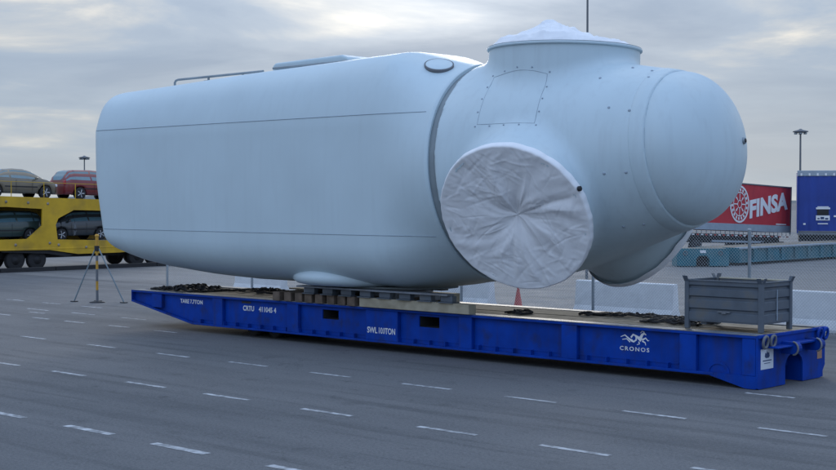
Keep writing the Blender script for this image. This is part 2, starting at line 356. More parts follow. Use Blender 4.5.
# ------------------------------------------------------------------ blue roll trailer
TR = thing('roll_trailer', 'long blue flat roll trailer under the wind turbine nacelle, marked CRONOS and SWL 100TON', 'trailer', (-9.45, 1.3, 0))
TZ = .98; TB = .225
XL = -18.95
def botz(x): return TB if x > -16.3 else TB + (-16.3 - x) / (-16.3 - XL) * .47
FX = lambda y: frame((0, y, 0), (1, 0, 0), (0, 0, 1))      # local x->X, y->Z, thickness along -Y
pockets = [(-11.50, -10.95, .62, .84), (-8.38, -7.78, .62, .86)]
for side in (0, 1):
    yw = .13 if side == 0 else 2.47
    outer = [(XL, TZ - .03), (XL, botz(XL)), (-16.3, TB), (-1.0, TB), (-.02, TB), (-.02, TZ - .03)]
    holes = [[(a, c), (a, d), (b, d), (b, c)] for a, b, c, d in pockets]
    me = plate(outer, holes, .03, FX(yw)); link('side_web', me, 'blue', TR)
    y0, y1 = (0, .30) if side == 0 else (2.30, 2.6)
    yo0, yo1 = (0, .12) if side == 0 else (2.48, 2.6)
    # flanges
    part('top_flange', MB().box(XL, -.01, yo0, yo1, TZ - .055, TZ - .003, .006), 'blue', TR)
    part('bottom_flange', MB().box(-16.3, -.9, yo0, yo1, TB - .03, TB + .02, .006), 'blue', TR)
    a = [(XL, 0, botz(XL) - .03), (-16.3, 0, TB - .03), (-16.3, 0, TB + .02), (XL, 0, botz(XL) + .02)]
    part('tapered_flange', MB().prism(a, (0, .12, 0), (0, yo0, 0)), 'blue', TR)
    # wide vertical stiffeners
    for xs, w in ((-17.85, .42), (-15.3, .40), (-12.45, .40), (-9.45, 1.0), (-6.95, .36), (-4.2, .38), (-1.45, .36), (-.17, .28)):
        zb = botz(xs - w / 2) + .02
        part('stiffener', MB().box(xs - w / 2, xs + w / 2, yo0 + .012, yo1 - .012, zb, TZ - .057, .008), 'blue', TR)
    # small gussets along the bottom flange
    x = -16.0
    while x < -1.8:
        part('gusset', MB().box(x, x + .02, yo0 + .01, yo1 - .01, TB + .021, TB + .12), 'blue', TR); x += .47
    part('bottom_lip', MB().box(-16.2, -1.7, (yo0 + .105 if side == 0 else yo0 - .0), (yo0 + .115 if side == 0 else yo0 + .01), TB + .10, TB + .125), 'blue', TR)
    # drop-down skid at the near end
    sk = [(-1.0, 0, TB - .031), (-.02, 0, .0), (-.02, 0, TB - .031)]
    part('skid', MB().prism([(-.98, 0, TB - .032), (-.24, 0, .012), (-.02, 0, .012), (-.02, 0, TB + .019), (-.895, 0, TB + .019), (-.895, 0, TB - .02)], (0, .24, 0), (0, .004 if side == 0 else 2.356, 0)), 'blue', TR)
    for a, b, c, d in pockets:
        yy = (.146, 1.0) if side == 0 else (1.6, 2.454)
        m = MB(); t = .015
        m.box(a - t, a, yy[0], yy[1], c, d); m.box(b, b + t, yy[0], yy[1], c, d); m.box(a - t, b + t, yy[0], yy[1], c - t, c); m.box(a - t, b + t, yy[0], yy[1], d, d + t)
        m.box(a - t, b + t, yy[1] - .02, yy[1], c - t, d + t) if side == 0 else m.box(a - t, b + t, yy[0], yy[0] + .02, c - t, d + t)
        part('fork_pocket', m, 'dark', TR)
    part('edge_strip', MB().box(XL, -.01, (0.0 if side == 0 else 2.30), (.30 if side == 0 else 2.6), TZ - .002, TZ + .012), 'rim_steel', TR)
# dark oblong drain slots in the near web
for xs in (-14.45,): part('slot_plate', MB().box(xs, xs + .35, .108, .114, .84, .89), 'dark', TR)
# half-round inspection collar near the end
rp = [(math.cos(t) * .24, math.sin(t) * .2) for t in np.linspace(0, PI, 14)] + [(math.cos(t) * .19, math.sin(t) * .155) for t in np.linspace(PI, 0, 14)]
link('rounded_collar', plate(rp, [], .02, frame((-.85, .108, TB + .021), (1, 0, 0), (0, 0, 1))), 'blue', TR)
# deck planks, lengthwise
for i in range(10):
    y0 = .305 + i * .1992
    cuts = [XL + .05, XL + 4.2 + (i * 2.3) % 2.2, -9.2 + (i * 1.7) % 1.9, -4.5 + (i * 1.1) % 1.3, -.06]
    for a, b in zip(cuts[:-1], cuts[1:]):
        part('deck_plank', MB().box(a + .004, b - .004, y0 + .004, y0 + .195, TZ - .05, TZ - .004 + random.uniform(-.006, .006)), 'plank', TR)
# chassis below the deck
for yy in (.85, 1.65): part('chassis_beam', MB().box(-16.2, -.3, yy, yy + .12, .28, .90), 'blue', TR)
for x in np.arange(-15.8, -.8, 1.25): part('cross_member', MB().box(x, x + .1, .16, 2.44, .30, .59), 'blue', TR)
part('belly_plate', MB().box(-16.2, -.9, .2, 2.4, .905, .925), 'dark', TR)
# wheels under the far half
for xs in (-14.35, -13.55):
    for yy in (.42, .80, 1.58, 1.96):
        w = part('wheel', MB().lathe([(-.13, .02), (-.13, .2), (-.11, .25), (.11, .25), (.13, .2), (.13, .02)], (xs, yy + .1, .25), (0, 1, 0), 20), 'tyre', TR)
        part('rim', MB().lathe([(-.135, .01), (-.135, .13), (-.11, .15)], (xs, yy + .1, .25), (0, 1, 0), 16), 'blue', w)
    part('axle', MB().tube([(xs, .4, .25), (xs, 2.2, .25)], .05), 'dark', TR)
part('bogie_frame', MB().box(-14.6, -13.3, .68, .78, .25, .44).box(-14.6, -13.3, 1.82, 1.92, .25, .44), 'dark', TR)
# near end plate with tunnel
tun = [(1.02, .012), (1.02, .34)] + [(1.36 - .34 * math.cos(t), .34 + .24 * math.sin(t)) for t in np.linspace(.15, PI - .15, 9)] + [(1.70, .34), (1.70, .012)]
outl = [(0, TZ), (0, .03), (.03, .012)] + tun + [(2.42, .012), (2.6, .25), (2.6, TZ)]
link('end_plate', plate(outl, [], .04, frame((.0, 0, 0), (0, 1, 0), (0, 0, 1))), 'blue', TR)
part('tunnel_lining', MB().box(-.9, -.025, 1.0, 1.02, .012, .6).box(-.9, -.025, 1.70, 1.72, .012, .6).box(-.9, -.025, 1.0, 1.72, .60, .62).box(-.92, -.9, 1.0, 1.72, .05, .6), 'blue', TR)
part('end_top_bar', MB().box(.021, .05, .0, 2.6, .93, TZ + .01, .006), 'blue', TR)
for yy in (.86, 1.78):     # guide arms with rounded ends either side of the tunnel
    pr = [(.021, 0, .60), (.25, 0, .60)] + [(.25 + .11 * math.sin(t), 0, .71 - .11 * math.cos(t)) for t in np.linspace(.3, PI - .3, 7)] + [(.25, 0, .82), (.021, 0, .82)]
    part('guide_arm', MB().prism(pr, (0, .16, 0), (0, yy, 0)), 'blue', TR)
    part('guide_arm_lip', MB().tube([(.27 + .10 * math.sin(t), yy - .02, .71 - .12 * math.cos(t)) for t in np.linspace(0, PI, 9)], .018, 6), 'rim_steel', TR)
part('guide_shelf', MB().box(.021, .24, 1.02, 1.78, .76, .80, .006).box(.021, .26, .30, .86, .74, .77, .006), 'blue', TR)
for yy in (.16, .44, 2.26, 2.50):
    ring = MB(); pts = [(.085 + .012 * math.sin(t), yy + .085 * math.cos(t), .86 + .105 * math.sin(t)) for t in np.linspace(0, 2 * PI, 17)]
    ring.tube(pts, .028, 8, caps=False); part('lashing_ring', ring, 'mast' if yy < 1 else 'blue', TR)
    part('ring_lug', MB().box(.021, .10, yy - .05, yy + .05, .90, .965, .01), 'blue', TR)
st = part('sticker', MB().box(.021, .024, .10, .56, .36, .73), 'sticker', TR)
em = [(0, 0), (.02, .07), (.06, .05), (.09, .1), (.12, .06), (.16, .075), (.18, 0), (.14, -.03), (.04, -.03)]
link('emblem', plate(em, [], .002, frame((.0255, .24, .59), (0, 1, 0), (0, 0, 1))), 'navy', st)
part('print_line', MB().box(.0245, .0262, .17, .49, .505, .525).box(.0245, .0262, .22, .44, .46, .472), 'navy', st)
part('faded_sticker', MB().box(.021, .024, 2.28, 2.47, .38, .58), 'orange', TR)
part('far_end_plate', MB().box(XL - .02, XL, .0, 2.6, botz(XL) - .03, TZ), 'blue', TR)
# lettering on the near web
def side_text(txt, x0, x1, z0, z1, bold, sp=1., y=.1125): return link('lettering', text_mesh(txt, x1 - x0, z1 - z0, frame((x0, y, z0), (1, 0, 0), (0, 0, 1)), bold, .002, sp), 'stencil', TR)
side_text('TARE 7.7TON', -16.95, -16.02, .72, .83, .03)
side_text('CRTU', -14.40, -13.98, .655, .785, .03)
side_text('411045 4', -13.80, -13.15, .655, .785, .03)
side_text('SWL', -9.90, -9.58, .40, .54, .022, 1., .010); side_text('100TON', -9.53, -9.02, .40, .54, .022, 1., .010)
side_text('CRONOS', -3.04, -2.36, .50, .58, .02, 1.35)
def stroke(pts, w0, w1):
    pts = [Vector((p[0], p[1])) for p in pts]; Lf = []; Rg = []
    for i, p in enumerate(pts):
        t = (pts[min(i + 1, len(pts) - 1)] - pts[max(0, i - 1)]).normalized(); n = Vector((-t.y, t.x)); w = w0 + (w1 - w0) * i / (len(pts) - 1)
        Lf.append(tuple(p + n * w)); Rg.append(tuple(p - n * w))
    return Lf + Rg[::-1]
horse = [stroke([(.0, .13), (.10, .17), (.2, .10), (.28, .06)], .006, .022), stroke([(.04, .08), (.14, .10), (.22, .04)], .006, .012),
         stroke([(.24, .13), (.29, .19), (.36, .17), (.36, .09), (.30, .05), (.25, .09)], .018, .016), stroke([(.34, .17), (.42, .13), (.48, .09)], .02, .04),
         stroke([(.44, .10), (.50, .20), (.54, .23)], .035, .018), stroke([(.53, .235), (.59, .20)], .02, .009), stroke([(.46, .23), (.50, .27), (.55, .25)], .006, .01),
         stroke([(.50, .10), (.58, .14), (.63, .09), (.66, .10)], .018, .006), stroke([(.50, .08), (.57, .05), (.58, .0)], .016, .006), stroke([(.42, .06), (.44, .02), (.38, .0)], .014, .006)]
for i, hp in enumerate(horse): link('horse_emblem_stroke', plate(hp, [], .002, frame((-3.02, .1125 - .0004 * i, .63), (1, 0, 0), (0, 0, 1))), 'white', TR)

# ------------------------------------------------------------------ nacelle
CY = 1.3; HW = 2.2; TILT = .09
NC = thing('wind_turbine_nacelle', 'huge pale blue nacelle body lying lengthwise on the blue roll trailer, behind the round hub', 'wind turbine nacelle', (-12.5, CY, 1.3))
ZL, ZU = 2.66, 5.30
def ztop(x): return np.interp(x, [-19.6, -18, -14.2, -11.3, -9.4, -8.8, -7.8, -6.7], [6.42, 6.47, 6.62, 6.70, 6.76, 6.77, 6.68, 6.5])
def zbot(x): return np.interp(x, [-19.6, -18.3, -17.2, -15.5, -14, -12.5, -8, -7], [1.98, 1.74, 1.60, 1.47, 1.42, 1.42, 1.42, 1.54])
def section(x, hw, nb=16, ns=10, ntp=20):
    zt, zb = ztop(x), zbot(x); pts = []; eb, et = 2.9, 4.2
    for i in range(nb):
        t = -PI / 2 + (PI / 2) * i / nb
        pts.append((hw * abs(math.cos(t)) ** (2 / eb), ZL - (ZL - zb) * abs(math.sin(t)) ** (2 / eb)))
    for i in range(ns):
        k = i / ns; pts.append((hw + .035 * math.sin(PI * k), ZL + (ZU - ZL) * k))
    for i in range(ntp + 1):
        t = (PI / 2) * i / ntp
        pts.append((hw * abs(math.cos(t)) ** (2 / et), ZU + (zt - ZU) * abs(math.sin(t)) ** (2 / et)))
    pts[0] = (0, zb); pts[-1] = (0, zt); pts = np.array(pts); up = np.clip((pts[:, 1] - ZU) / (zt - ZU), 0, 1); pts[:, 0] *= 1 - .17 * up; return pts
def circ_section(R, zc, nb=16, ns=10, ntp=20):
    n = nb + ns + ntp; aL = math.asin(max(-1, (ZL - zc) / R)); aU = math.asin((ZU - zc) / R)
    an = list(np.linspace(-PI / 2, aL, nb + 1))[:-1] + list(np.linspace(aL, aU, ns + 1))[:-1] + list(np.linspace(aU, PI / 2, ntp + 1))
    return np.array([(R * math.cos(a), zc + R * math.sin(a)) for a in an])
xs_ = [-19.62, -19.605, -19.56, -19.48, -19.38, -19.29, -18.7] + list(np.linspace(-18, -8.86, 24)) + list(np.linspace(-8.78, -7.02, 15))
rings = []
for x in xs_:
    d = max(0., -19.29 - x) / .33          # rounding of the tail
    inset = .24 * (1 - math.sqrt(max(0, 1 - d * d)))
    hw = HW - inset - .05 * max(0, (-15 - x) / 4.2)
    sec = section(x, hw)
    if d > 0:
        mid = (ztop(x) + zbot(x)) / 2; sc = 1 - inset * .75 / 2.2; sec[:, 1] = mid + (sec[:, 1] - mid) * sc
    k = np.clip((x + 8.8) / 1.7, 0, 1); k = .75 * k + .25 * k * k * (3 - 2 * k)
    cs = circ_section(2.40, 4.04)
    sec = sec * (1 - k) + cs * k
    full = [(x, s[0], s[1]) for s in sec] + [(x, -s[0], s[1]) for s in sec[-2:0:-1]]
    out = []
    for (a, b, c) in full:
        xx = a - k * (c - 4.04) * math.tan(TILT)                  # front end follows the tilted hub
        if x < -18: xx += np.interp(c, [2.0, 4.0, 6.2], [.48, .12, 0]) * np.clip((-18.2 - x) / 1.2, 0, 1)     # tail leans in at the bottom
        out.append((xx, CY + b, c))
    rings.append(out)
m = MB(); n = len(rings[0]); vs = [p for r in rings for p in r]
fs = [(i * n + k, i * n + (k + 1) % n, (i + 1) * n + (k + 1) % n, (i + 1) * n + k) for i in range(len(rings) - 1) for k in range(n)]
m.add(vs, fs, True)
c0 = np.mean(rings[0], 0); b0 = len(m.v); m.v.append(tuple(c0)); m.f += [(b0, (k + 1) % n, k) for k in range(n)]; m.sm += [True] * n
c1 = np.mean(rings[-1], 0); b1 = len(m.v); m.v.append(tuple(c1)); o_ = (len(rings) - 1) * n; m.f += [(b1, o_ + k, o_ + (k + 1) % n) for k in range(n)]; m.sm += [False] * n
part('body_shell', m, 'shell', NC)
# mould seams at the two creases, both sides
for zi, idx in ((ZL, 16), (ZU, 26)):
    for sgn in (1, -1):
        pts = []
        for r in rings[4:-2]:
            p = r[idx] if sgn == -1 else r[-idx]
            q = r[n - idx] if sgn == 1 else r[idx]
            p = q; pts.append((p[0], p[1] + (.001 if p[1] > CY else -.001), p[2]))
        part('seam', MB().tube(pts, .009, 5), 'seam', NC)
# yaw housing under the body
def lobe(prof, cx_, ex, n=56):
    vs = []
    for z, r in prof: vs += [(cx_ + math.cos(2 * PI * k / n) * r * ex, CY + math.sin(2 * PI * k / n) * r, z) for k in range(n)]
    return MB().add(vs, [(i * n + k, i * n + (k + 1) % n, (i + 1) * n + (k + 1) % n, (i + 1) * n + k) for i in range(len(prof) - 1) for k in range(n)], True)
part('yaw_housing', lobe([(2.1, 1.5), (1.95, 1.70), (1.8, 1.88), (1.67, 1.98), (1.56, 1.98), (1.48, 1.88), (1.44, 1.72), (1.43, 1.4)], -11.0, .92), 'shell', NC)
part('yaw_flange', lobe([(1.44, 1.22), (1.40, 1.24), (1.40, .9)], -10.4, 1.5), 'gap', NC)
# rounded front gap
H = Vector((-5.35, CY, 4.17)); AX = Vector((math.cos(TILT), 0, math.sin(TILT))); TT = Vector((-math.sin(TILT), 0, math.cos(TILT)))
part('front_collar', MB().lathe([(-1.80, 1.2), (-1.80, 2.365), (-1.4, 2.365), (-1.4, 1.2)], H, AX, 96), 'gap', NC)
# rail on the roof
rl = MB().tube([(-18.05, .8, ztop(-18.05) - .1), (-18.05, .8, 6.62), (-18.0, .8, 6.67), (-17.9, .8, 6.69), (-14.4, .8, 6.70)], .032, 8)
RL = part('roof_rail', rl, 'galv', NC)
for x in (-16.6, -15.2): part('rail_post', MB().tube([(x, .8, 6.3), (x, .8, 6.69)], .03, 8), 'galv', RL)
part('rail_bracket', MB().box(-16.75, -16.45, .75, .85, 6.52, 6.6, .01), 'galv', RL)
rl2 = MB().tube([(-18.05, 2.2, 6.2), (-18.05, 2.2, 6.62), (-17.9, 2.2, 6.69), (-14.4, 2.2, 6.70)], .032, 8); part('roof_rail', rl2, 'galv', NC)
# roof hatch with its runner
hb = MB(); pr = [(-14.0, 0, 6.45), (-14.0, 0, 6.80), (-13.9, 0, 6.87), (-11.5, 0, 6.91), (-11.3, 0, 6.84), (-11.2, 0, 6.6)]
hb.prism(pr, (0, 1.2, 0), (0, .75, 0)); hm = part('roof_hatch', hb, 'shell', NC)
bv = hm.modifiers.new('bevel', 'BEVEL'); bv.width = .05; bv.segments = 3
part('hatch_runner', MB().box(-13.9, -9.9, .66, .70, 6.70, 6.755, .01), 'galv', NC)
# round cover disc on the front shoulder
def nac_surface(x, yy):   # height of the shell at lateral offset yy (upper half)
    k = np.clip((x + 8.8) / 1.7, 0, 1); k = .75 * k + .25 * k * k * (3 - 2 * k)
    sec = section(x, HW) * (1 - k) + circ_section(2.40, 4.04) * k
    up = sec[len(sec) // 2:]; o = np.argsort(up[:, 0]); return float(np.interp(abs(yy), up[o, 0], up[o, 1]))
dx, dyy = -7.85, 1.12
z0 = nac_surface(dx, dyy); e = .06
nv = Vector((-(nac_surface(dx + e, dyy) - nac_surface(dx - e, dyy)) / (2 * e), (nac_surface(dx, dyy + e) - nac_surface(dx, dyy - e)) / (2 * e), 1)).normalized()
# near side is at negative offset: y = CY - dyy, so the lateral slope flips sign
dc = Vector((dx, CY - dyy, z0))
rc = part('round_cover', MB().lathe([(-.06, .30), (.005, .30), (.015, .28), (.02, .0)], dc, nv, 40), 'shell', NC)
part('cover_rim', MB().lathe([(-.06, .325), (.004, .325), (.008, .302), (-.02, .302)], dc, nv, 40), 'mast', rc)

# ------------------------------------------------------------------ hub (spinner) with three blade openings
HB = thing('wind_turbine_hub', 'round pale blue spinner hub with cloth-wrapped blade openings and a domed nose', 'wind turbine hub', (H.x, H.y, H.z))
CONE = .15; RC = 1.55; HO = Vector((-5.35, CY, 4.27)); TT2 = Vector((-math.sin(.14), 0, math.cos(.14))); AX2 = Vector((math.cos(.14), 0, math.sin(.14)))
RCS = (1.595, 1.53, 1.60)
BL = []
for i, D in enumerate((2.35, 2.70, 2.66)):
    th = math.radians(120 * i) - .02
    nn = (math.cos(th) * TT2 + math.sin(th) * Vector((0, -1, 0))); nn = (math.cos(CONE) * nn + math.sin(CONE) * AX2).normalized(); BL.append((nn, D))
SP = [(-1.47, 2.40), (-1.38, 2.42), (-.8, 2.40), (0, 2.30), (1, 2.10), (1.8, 1.90), (2.4, 1.74), (3.10, 1.56)]
spx = np.array([a for a, b in SP]); spr = np.array([b for a, b in SP])
# smooth profile
cf = np.polyfit(spx[1:], spr[1:], 4)
def Rs(s): return np.polyval(cf, np.clip(s, -1.38, 3.1))
Hn, An = np.array(H), np.array(AX)
def sdf(P):
    d = P - Hn; s = d @ An; r = np.linalg.norm(d - s[:, None] * An, axis=1)
    fb = (r - Rs(s)) * .97
    f = fb
    for (nn, D), RC_ in zip(BL, RCS):
        nvv = np.array(nn); dO = P - np.array(HO); h = dO @ nvv; rho = np.linalg.norm(dO - h[:, None] * nvv, axis=1)
        fc = np.where(h > 0, rho - RC_, 9.); k = .22
        hh = np.clip(.5 + .5 * (fc - f) / k, 0, 1); f = fc * (1 - hh) + f * hh - k * hh * (1 - hh)
        f = np.maximum(f, h - D)
    return np.maximum(f, np.maximum(-1.47 - s, s - 3.10))
bmh = MB()
bmh.lathe([(-1.47, .0)] + [(s, float(Rs(s))) for s in np.linspace(-1.47, 3.10, 40)] + [(3.10, .0)], H, AX, 96)
me = bmh.mesh('hub_shell'); tmpo = bpy.data.objects.new('tmp', me); COL.objects.link(tmpo)
mods = []
extra = []
for (nn, D), RC_ in zip(BL, RCS):
    c = MB().lathe([(.3, 0), (.3, RC_), (D, RC_), (D, 0)], HO, nn, 96).mesh('c')
    bmx = bmesh.new(); bmx.from_mesh(tmpo.data); bmx.from_mesh(c); bmx.to_mesh(tmpo.data); bmx.free()
rmh = tmpo.modifiers.new('r', 'REMESH'); rmh.mode = 'VOXEL'; rmh.voxel_size = .045; rmh.use_smooth_shade = True
bpy.context.view_layer.update()
dg = bpy.context.evaluated_depsgraph_get(); hub = bpy.data.meshes.new_from_object(tmpo.evaluated_get(dg)); bpy.data.objects.remove(tmpo)
P = np.empty(len(hub.vertices) * 3); hub.vertices.foreach_get('co', P); P = P.reshape(-1, 3)
for it in range(14):
    f = sdf(P); g = np.stack([(sdf(P + np.eye(3)[i] * 1e-3) - f) / 1e-3 for i in range(3)], 1); gn = np.maximum((g * g).sum(1), .2)
    P = P - (np.clip(f, -.06, .06) / gn)[:, None] * g
hub.vertices.foreach_set('co', P.ravel()); hub.update()
bmx = bmesh.new(); bmx.from_mesh(hub); kill = []
fc_ = np.array([tuple(f.calc_center_median()) for f in bmx.faces]); kmask = np.zeros(len(fc_), bool)
for (nn, D), RC_ in zip(BL, RCS):
    dO = fc_ - np.array(HO); h = dO @ np.array(nn); rho = np.linalg.norm(dO - h[:, None] * np.array(nn), axis=1); kmask |= (h > D - .02) & (rho < RC_ - .05)
bmx.faces.ensure_lookup_table(); bmesh.ops.delete(bmx, geom=[bmx.faces[i] for i in np.nonzero(kmask)[0]], context='FACES'); bmx.to_mesh(hub); bmx.free()
for p in hub.polygons: p.use_smooth = True
hs = link('hub_shell', hub, 'hub', HB)
ew = hs.modifiers.new('w', 'WEIGHTED_NORMAL'); ew.weight = 60; ew.keep_sharp = True
def hub_point(s, ang):    # surface point: s along the axis, ang about it (0 = up, 90 deg = towards the yard side)
    dirv = math.cos(ang) * TT + math.sin(ang) * Vector((0, -1, 0)); r = np.linspace(3.4, 1.0, 480)
    Q = np.array(H)[None] + s * An[None] + r[:, None] * np.array(dirv)[None]; f = sdf(Q); i = int(np.argmax(f <= 0)); rr = r[i]
    p = np.array(H) + s * An + rr * np.array(dirv); g = np.array([sdf((p + np.eye(3)[k] * 1e-3)[None])[0] - sdf(p[None])[0] for k in range(3)]); return Vector(p), Vector(g).normalized()
# nose cap: chamfered collar and dome
part('nose_collar', MB().lathe([(2.80, 1.3), (2.80, 1.635), (2.82, 1.640), (3.02, 1.585), (3.06, 1.565), (3.10, 1.53), (3.10, 1.3)], H, AX, 96), 'hub', HB)
dome = [(3.06, 1.525)] + [(3.09 + 1.0 * math.sin(t), 1.525 * math.cos(t)) for t in np.linspace(0.02, PI / 2, 26)]
part('nose_dome', MB().lathe(dome, H, AX, 96), 'hub', HB)
tip = Vector(H) + AX * (3.09 + 1.0 * .93) + Vector((0, .55, 0)) + TT * .06
tf = part('nose_fitting', MB().lathe([(-.03, .07), (.03, .07), (.05, .05), (.05, .0)], tip, AX, 16), 'galv', HB)
part('eye_hole', MB().lathe([(.045, .04), (.055, .04), (.055, .0)], tip, AX, 12), 'dark', tf)
# wrapped openings
rng = np.random.default_rng(7)
def cloth_disc(nn, D, R, kind, seed, depth=.16, nr=100, na=400):
    rg = np.random.default_rng(seed); c = HO + nn * D
    up = Vector((0, 0, 1)) if abs(nn.z) < .8 else Vector((1, 0, 0)); a = nn.cross(up).normalized(); b = nn.cross(a)
    th = np.linspace(0, 2 * PI, na, endpoint=False); rr = np.concatenate([np.linspace(.004, 1, nr), [1.012, 1.018, 1.02, 1.022, 1.015]])
    drop = np.concatenate([np.zeros(nr), [-.02, -.05, -depth * .6, -depth, -depth * 1.1]])
    TH, RR = np.meshgrid(th, rr)
    def fold(x): return 1 - np.abs(x - np.round(x)) * 2        # ridge in 0..1
    # smooth periodic noise
    def pn(u, v, k):
        z = 0
        for _ in range(k):
            fa = rg.integers(3, 26); fr = rg.uniform(1, 9); ph = rg.uniform(0, 6.28); z = z + np.sin(fa * u + fr * v * 3 + ph + .8 * np.sin(3 * u + v * 5)) / math.sqrt(k)
        return z
    z = np.zeros_like(TH)
    # long tension creases running to the knot: sharp V folds
    def vee(x, w): return np.clip(1 - np.abs(x) / w, 0, 1)
    for i in range(34):
        t0 = rg.uniform(0, 2 * PI); w = rg.uniform(.06, .26); am = rg.uniform(-.045, .055); bend = rg.uniform(-.5, .5); r0 = rg.uniform(.0, .35); r1 = rg.uniform(.45, 1.15)
        dth = np.angle(np.exp(1j * (TH - t0 - bend * (RR - .3) ** 2)))
        z += am * vee(dth, w) * np.clip((RR - r0) / .25, 0, 1) * np.clip((r1 - RR) / .3, 0, 1) * (.4 + .6 * RR)
    X_, Y_ = RR * np.cos(TH), RR * np.sin(TH)
    for i in range(260):
        rad = math.sqrt(rg.uniform(.03, 1.0)); t0 = rg.uniform(0, 2 * PI); q = (rad * math.cos(t0), rad * math.sin(t0))
        an = t0 + rg.normal(0, .55) + (PI / 2 if rg.random() < .3 else 0); ln = rg.uniform(.07, .30); w = rg.uniform(.014, .045); am = rg.uniform(.003, .011) * rg.choice([-1, 1])
        u = (X_ - q[0]) * math.cos(an) + (Y_ - q[1]) * math.sin(an); v = -(X_ - q[0]) * math.sin(an) + (Y_ - q[1]) * math.cos(an) + rg.uniform(-.6, .6) * u * u
        z += am * np.clip(1 - (u / ln) ** 2, 0, 1) * vee(v, w)
    edge = np.clip((RR - .80) / .2, 0, 1)
    z += edge ** 2 * .007 * pn(TH * 3, RR * .3, 8) + .008 * pn(TH, RR, 6) * np.clip(RR * 3, 0, 1)
    if kind == 'pinch': z += -.16 * np.exp(-(RR / .22) ** 2) - .06 * (1 - RR) + .035 * np.sin(TH * 5 + 1.2) * np.exp(-((RR - .32) / .28) ** 2)
    if kind == 'tent':
        z *= 1.7
        q1 = np.hypot(X_ - PK[0], Y_ - PK[1]); q2 = np.hypot(X_ - PK[2], Y_ - PK[3])
        z += .50 * np.exp(-(q1 / .42) ** 1.25) + .20 * np.exp(-(q2 / .45) ** 1.5) + .04
    if kind == 'sag': z += .10 * (1 - RR ** 2)
    z *= np.clip((1.005 - RR) / .10, 0, 1) ** .7; z += np.concatenate([np.zeros(nr), drop[nr:]])[:, None] * (1 + .10 * pn(TH, RR * 0, 5))
    RRm = RR * (1 + (RR > .999) * (.001 if kind == 'sag' else .003) * pn(TH * 2, RR * 0, 7))
    base = np.array(c) + np.array(nn) * .012
    V = base + (RRm * np.cos(TH))[..., None] * R * np.array(a) + (RRm * np.sin(TH))[..., None] * R * np.array(b) + z[..., None] * np.array(nn)
    nR = len(rr); vs = V.reshape(-1, 3).tolist()
    fs = [(i * na + k, i * na + (k + 1) % na, (i + 1) * na + (k + 1) % na, (i + 1) * na + k) for i in range(nR - 1) for k in range(na)]
    mb = MB().add(vs, fs, True); mb.v.append(tuple(np.mean(V[0], 0))); q = len(mb.v) - 1; mb.f += [(q, (k + 1) % na, k) for k in range(na)]; mb.sm += [True] * na
    return mb
PK = (.0, .0, .0, .0)
# peak directions of the tent in the disc's own axes: a = nn x X, b = nn x a
PK = (-.15, .12, -.45, -.25)
for i, (nn, D) in enumerate(BL):
    c = HO + nn * D; RC = RCS[i]
    lip = MB().lathe([(-.055, RC - .01), (-.055, RC + .035), (-.045, RC + .045), (-.012, RC + .045), (-.002, RC + .035), (-.002, RC - .05)], c, nn, 120)
    part('opening_rim', lip, 'hub' if i else 'shell', HB)
    if i == 0: part('rim_seal', MB().lathe([(-.001, RC + .03), (.012, RC + .03), (.012, RC - .05)], c, nn, 120), 'gap', HB)
    cd = cloth_disc(nn, D, RC + (.045 if i else -.03), ('tent', 'pinch', 'sag')[i], 11 + i, depth=.05 if i == 0 else .15)
    part('cloth_cover', cd, 'cloth', HB, label=('white peaked cloth over the top blade opening', 'pinched and wrinkled white cloth over the blade opening facing the yard', 'cloth over the low far blade opening')[i])
# access hatch outline with bolts, loose bolts
HATCH = [(-.44, .69), (.86, .69), (.91, 1.24), (-.41, 1.21)]
def along(p, q, n): return [(p[0] + (q[0] - p[0]) * t, p[1] + (q[1] - p[1]) * t) for t in np.linspace(0, 1, n)]
def bolt(s, a, r=.022, par=None):
    p, g = hub_point(s, a); part('bolt', MB().lathe([(-.01, r), (.012, r), (.02, r * .6), (.02, 0)], p, g, 10), 'paletrim', par or HB)
hl = []
for i in range(4): hl += along(HATCH[i], HATCH[(i + 1) % 4], 12)[:-1]
hpts = [hub_point(*q) for q in hl]; hpts.append(hpts[0])
hp = part('hatch_seam', MB().tube([p + g * .002 for p, g in hpts], .006, 5, caps=False), 'seam', HB)
for i in range(4):
    for q in along(HATCH[i], HATCH[(i + 1) % 4], 5)[:-1]:
        c_ = (.23, .96); bolt(c_[0] + (q[0] - c_[0]) * 1.07, c_[1] + (q[1] - c_[1]) * 1.07, .018, hp)
for s_, a_ in [(2.36, 1.072), (2.78, 1.111), (2.27, 1.819), (2.69, 1.848), (2.17, 2.518), (2.54, 2.587), (1.91, .636), (2.85, .535), (2.3, .30), (2.75, .33), (2.3, -.4), (2.7, -.4)]: bolt(s_, a_, .028)
nn, D = BL[1]
p_, g_ = hub_point(1.62, 1.90)
part('lifting_plug', MB().lathe([(-.02, .05), (.03, .05), (.04, .035), (.04, 0)], HO + nn * (D - .10) + (AX * .97 + TT * .25).normalized() * (RC + .04), AX, 14), 'strap', HB)

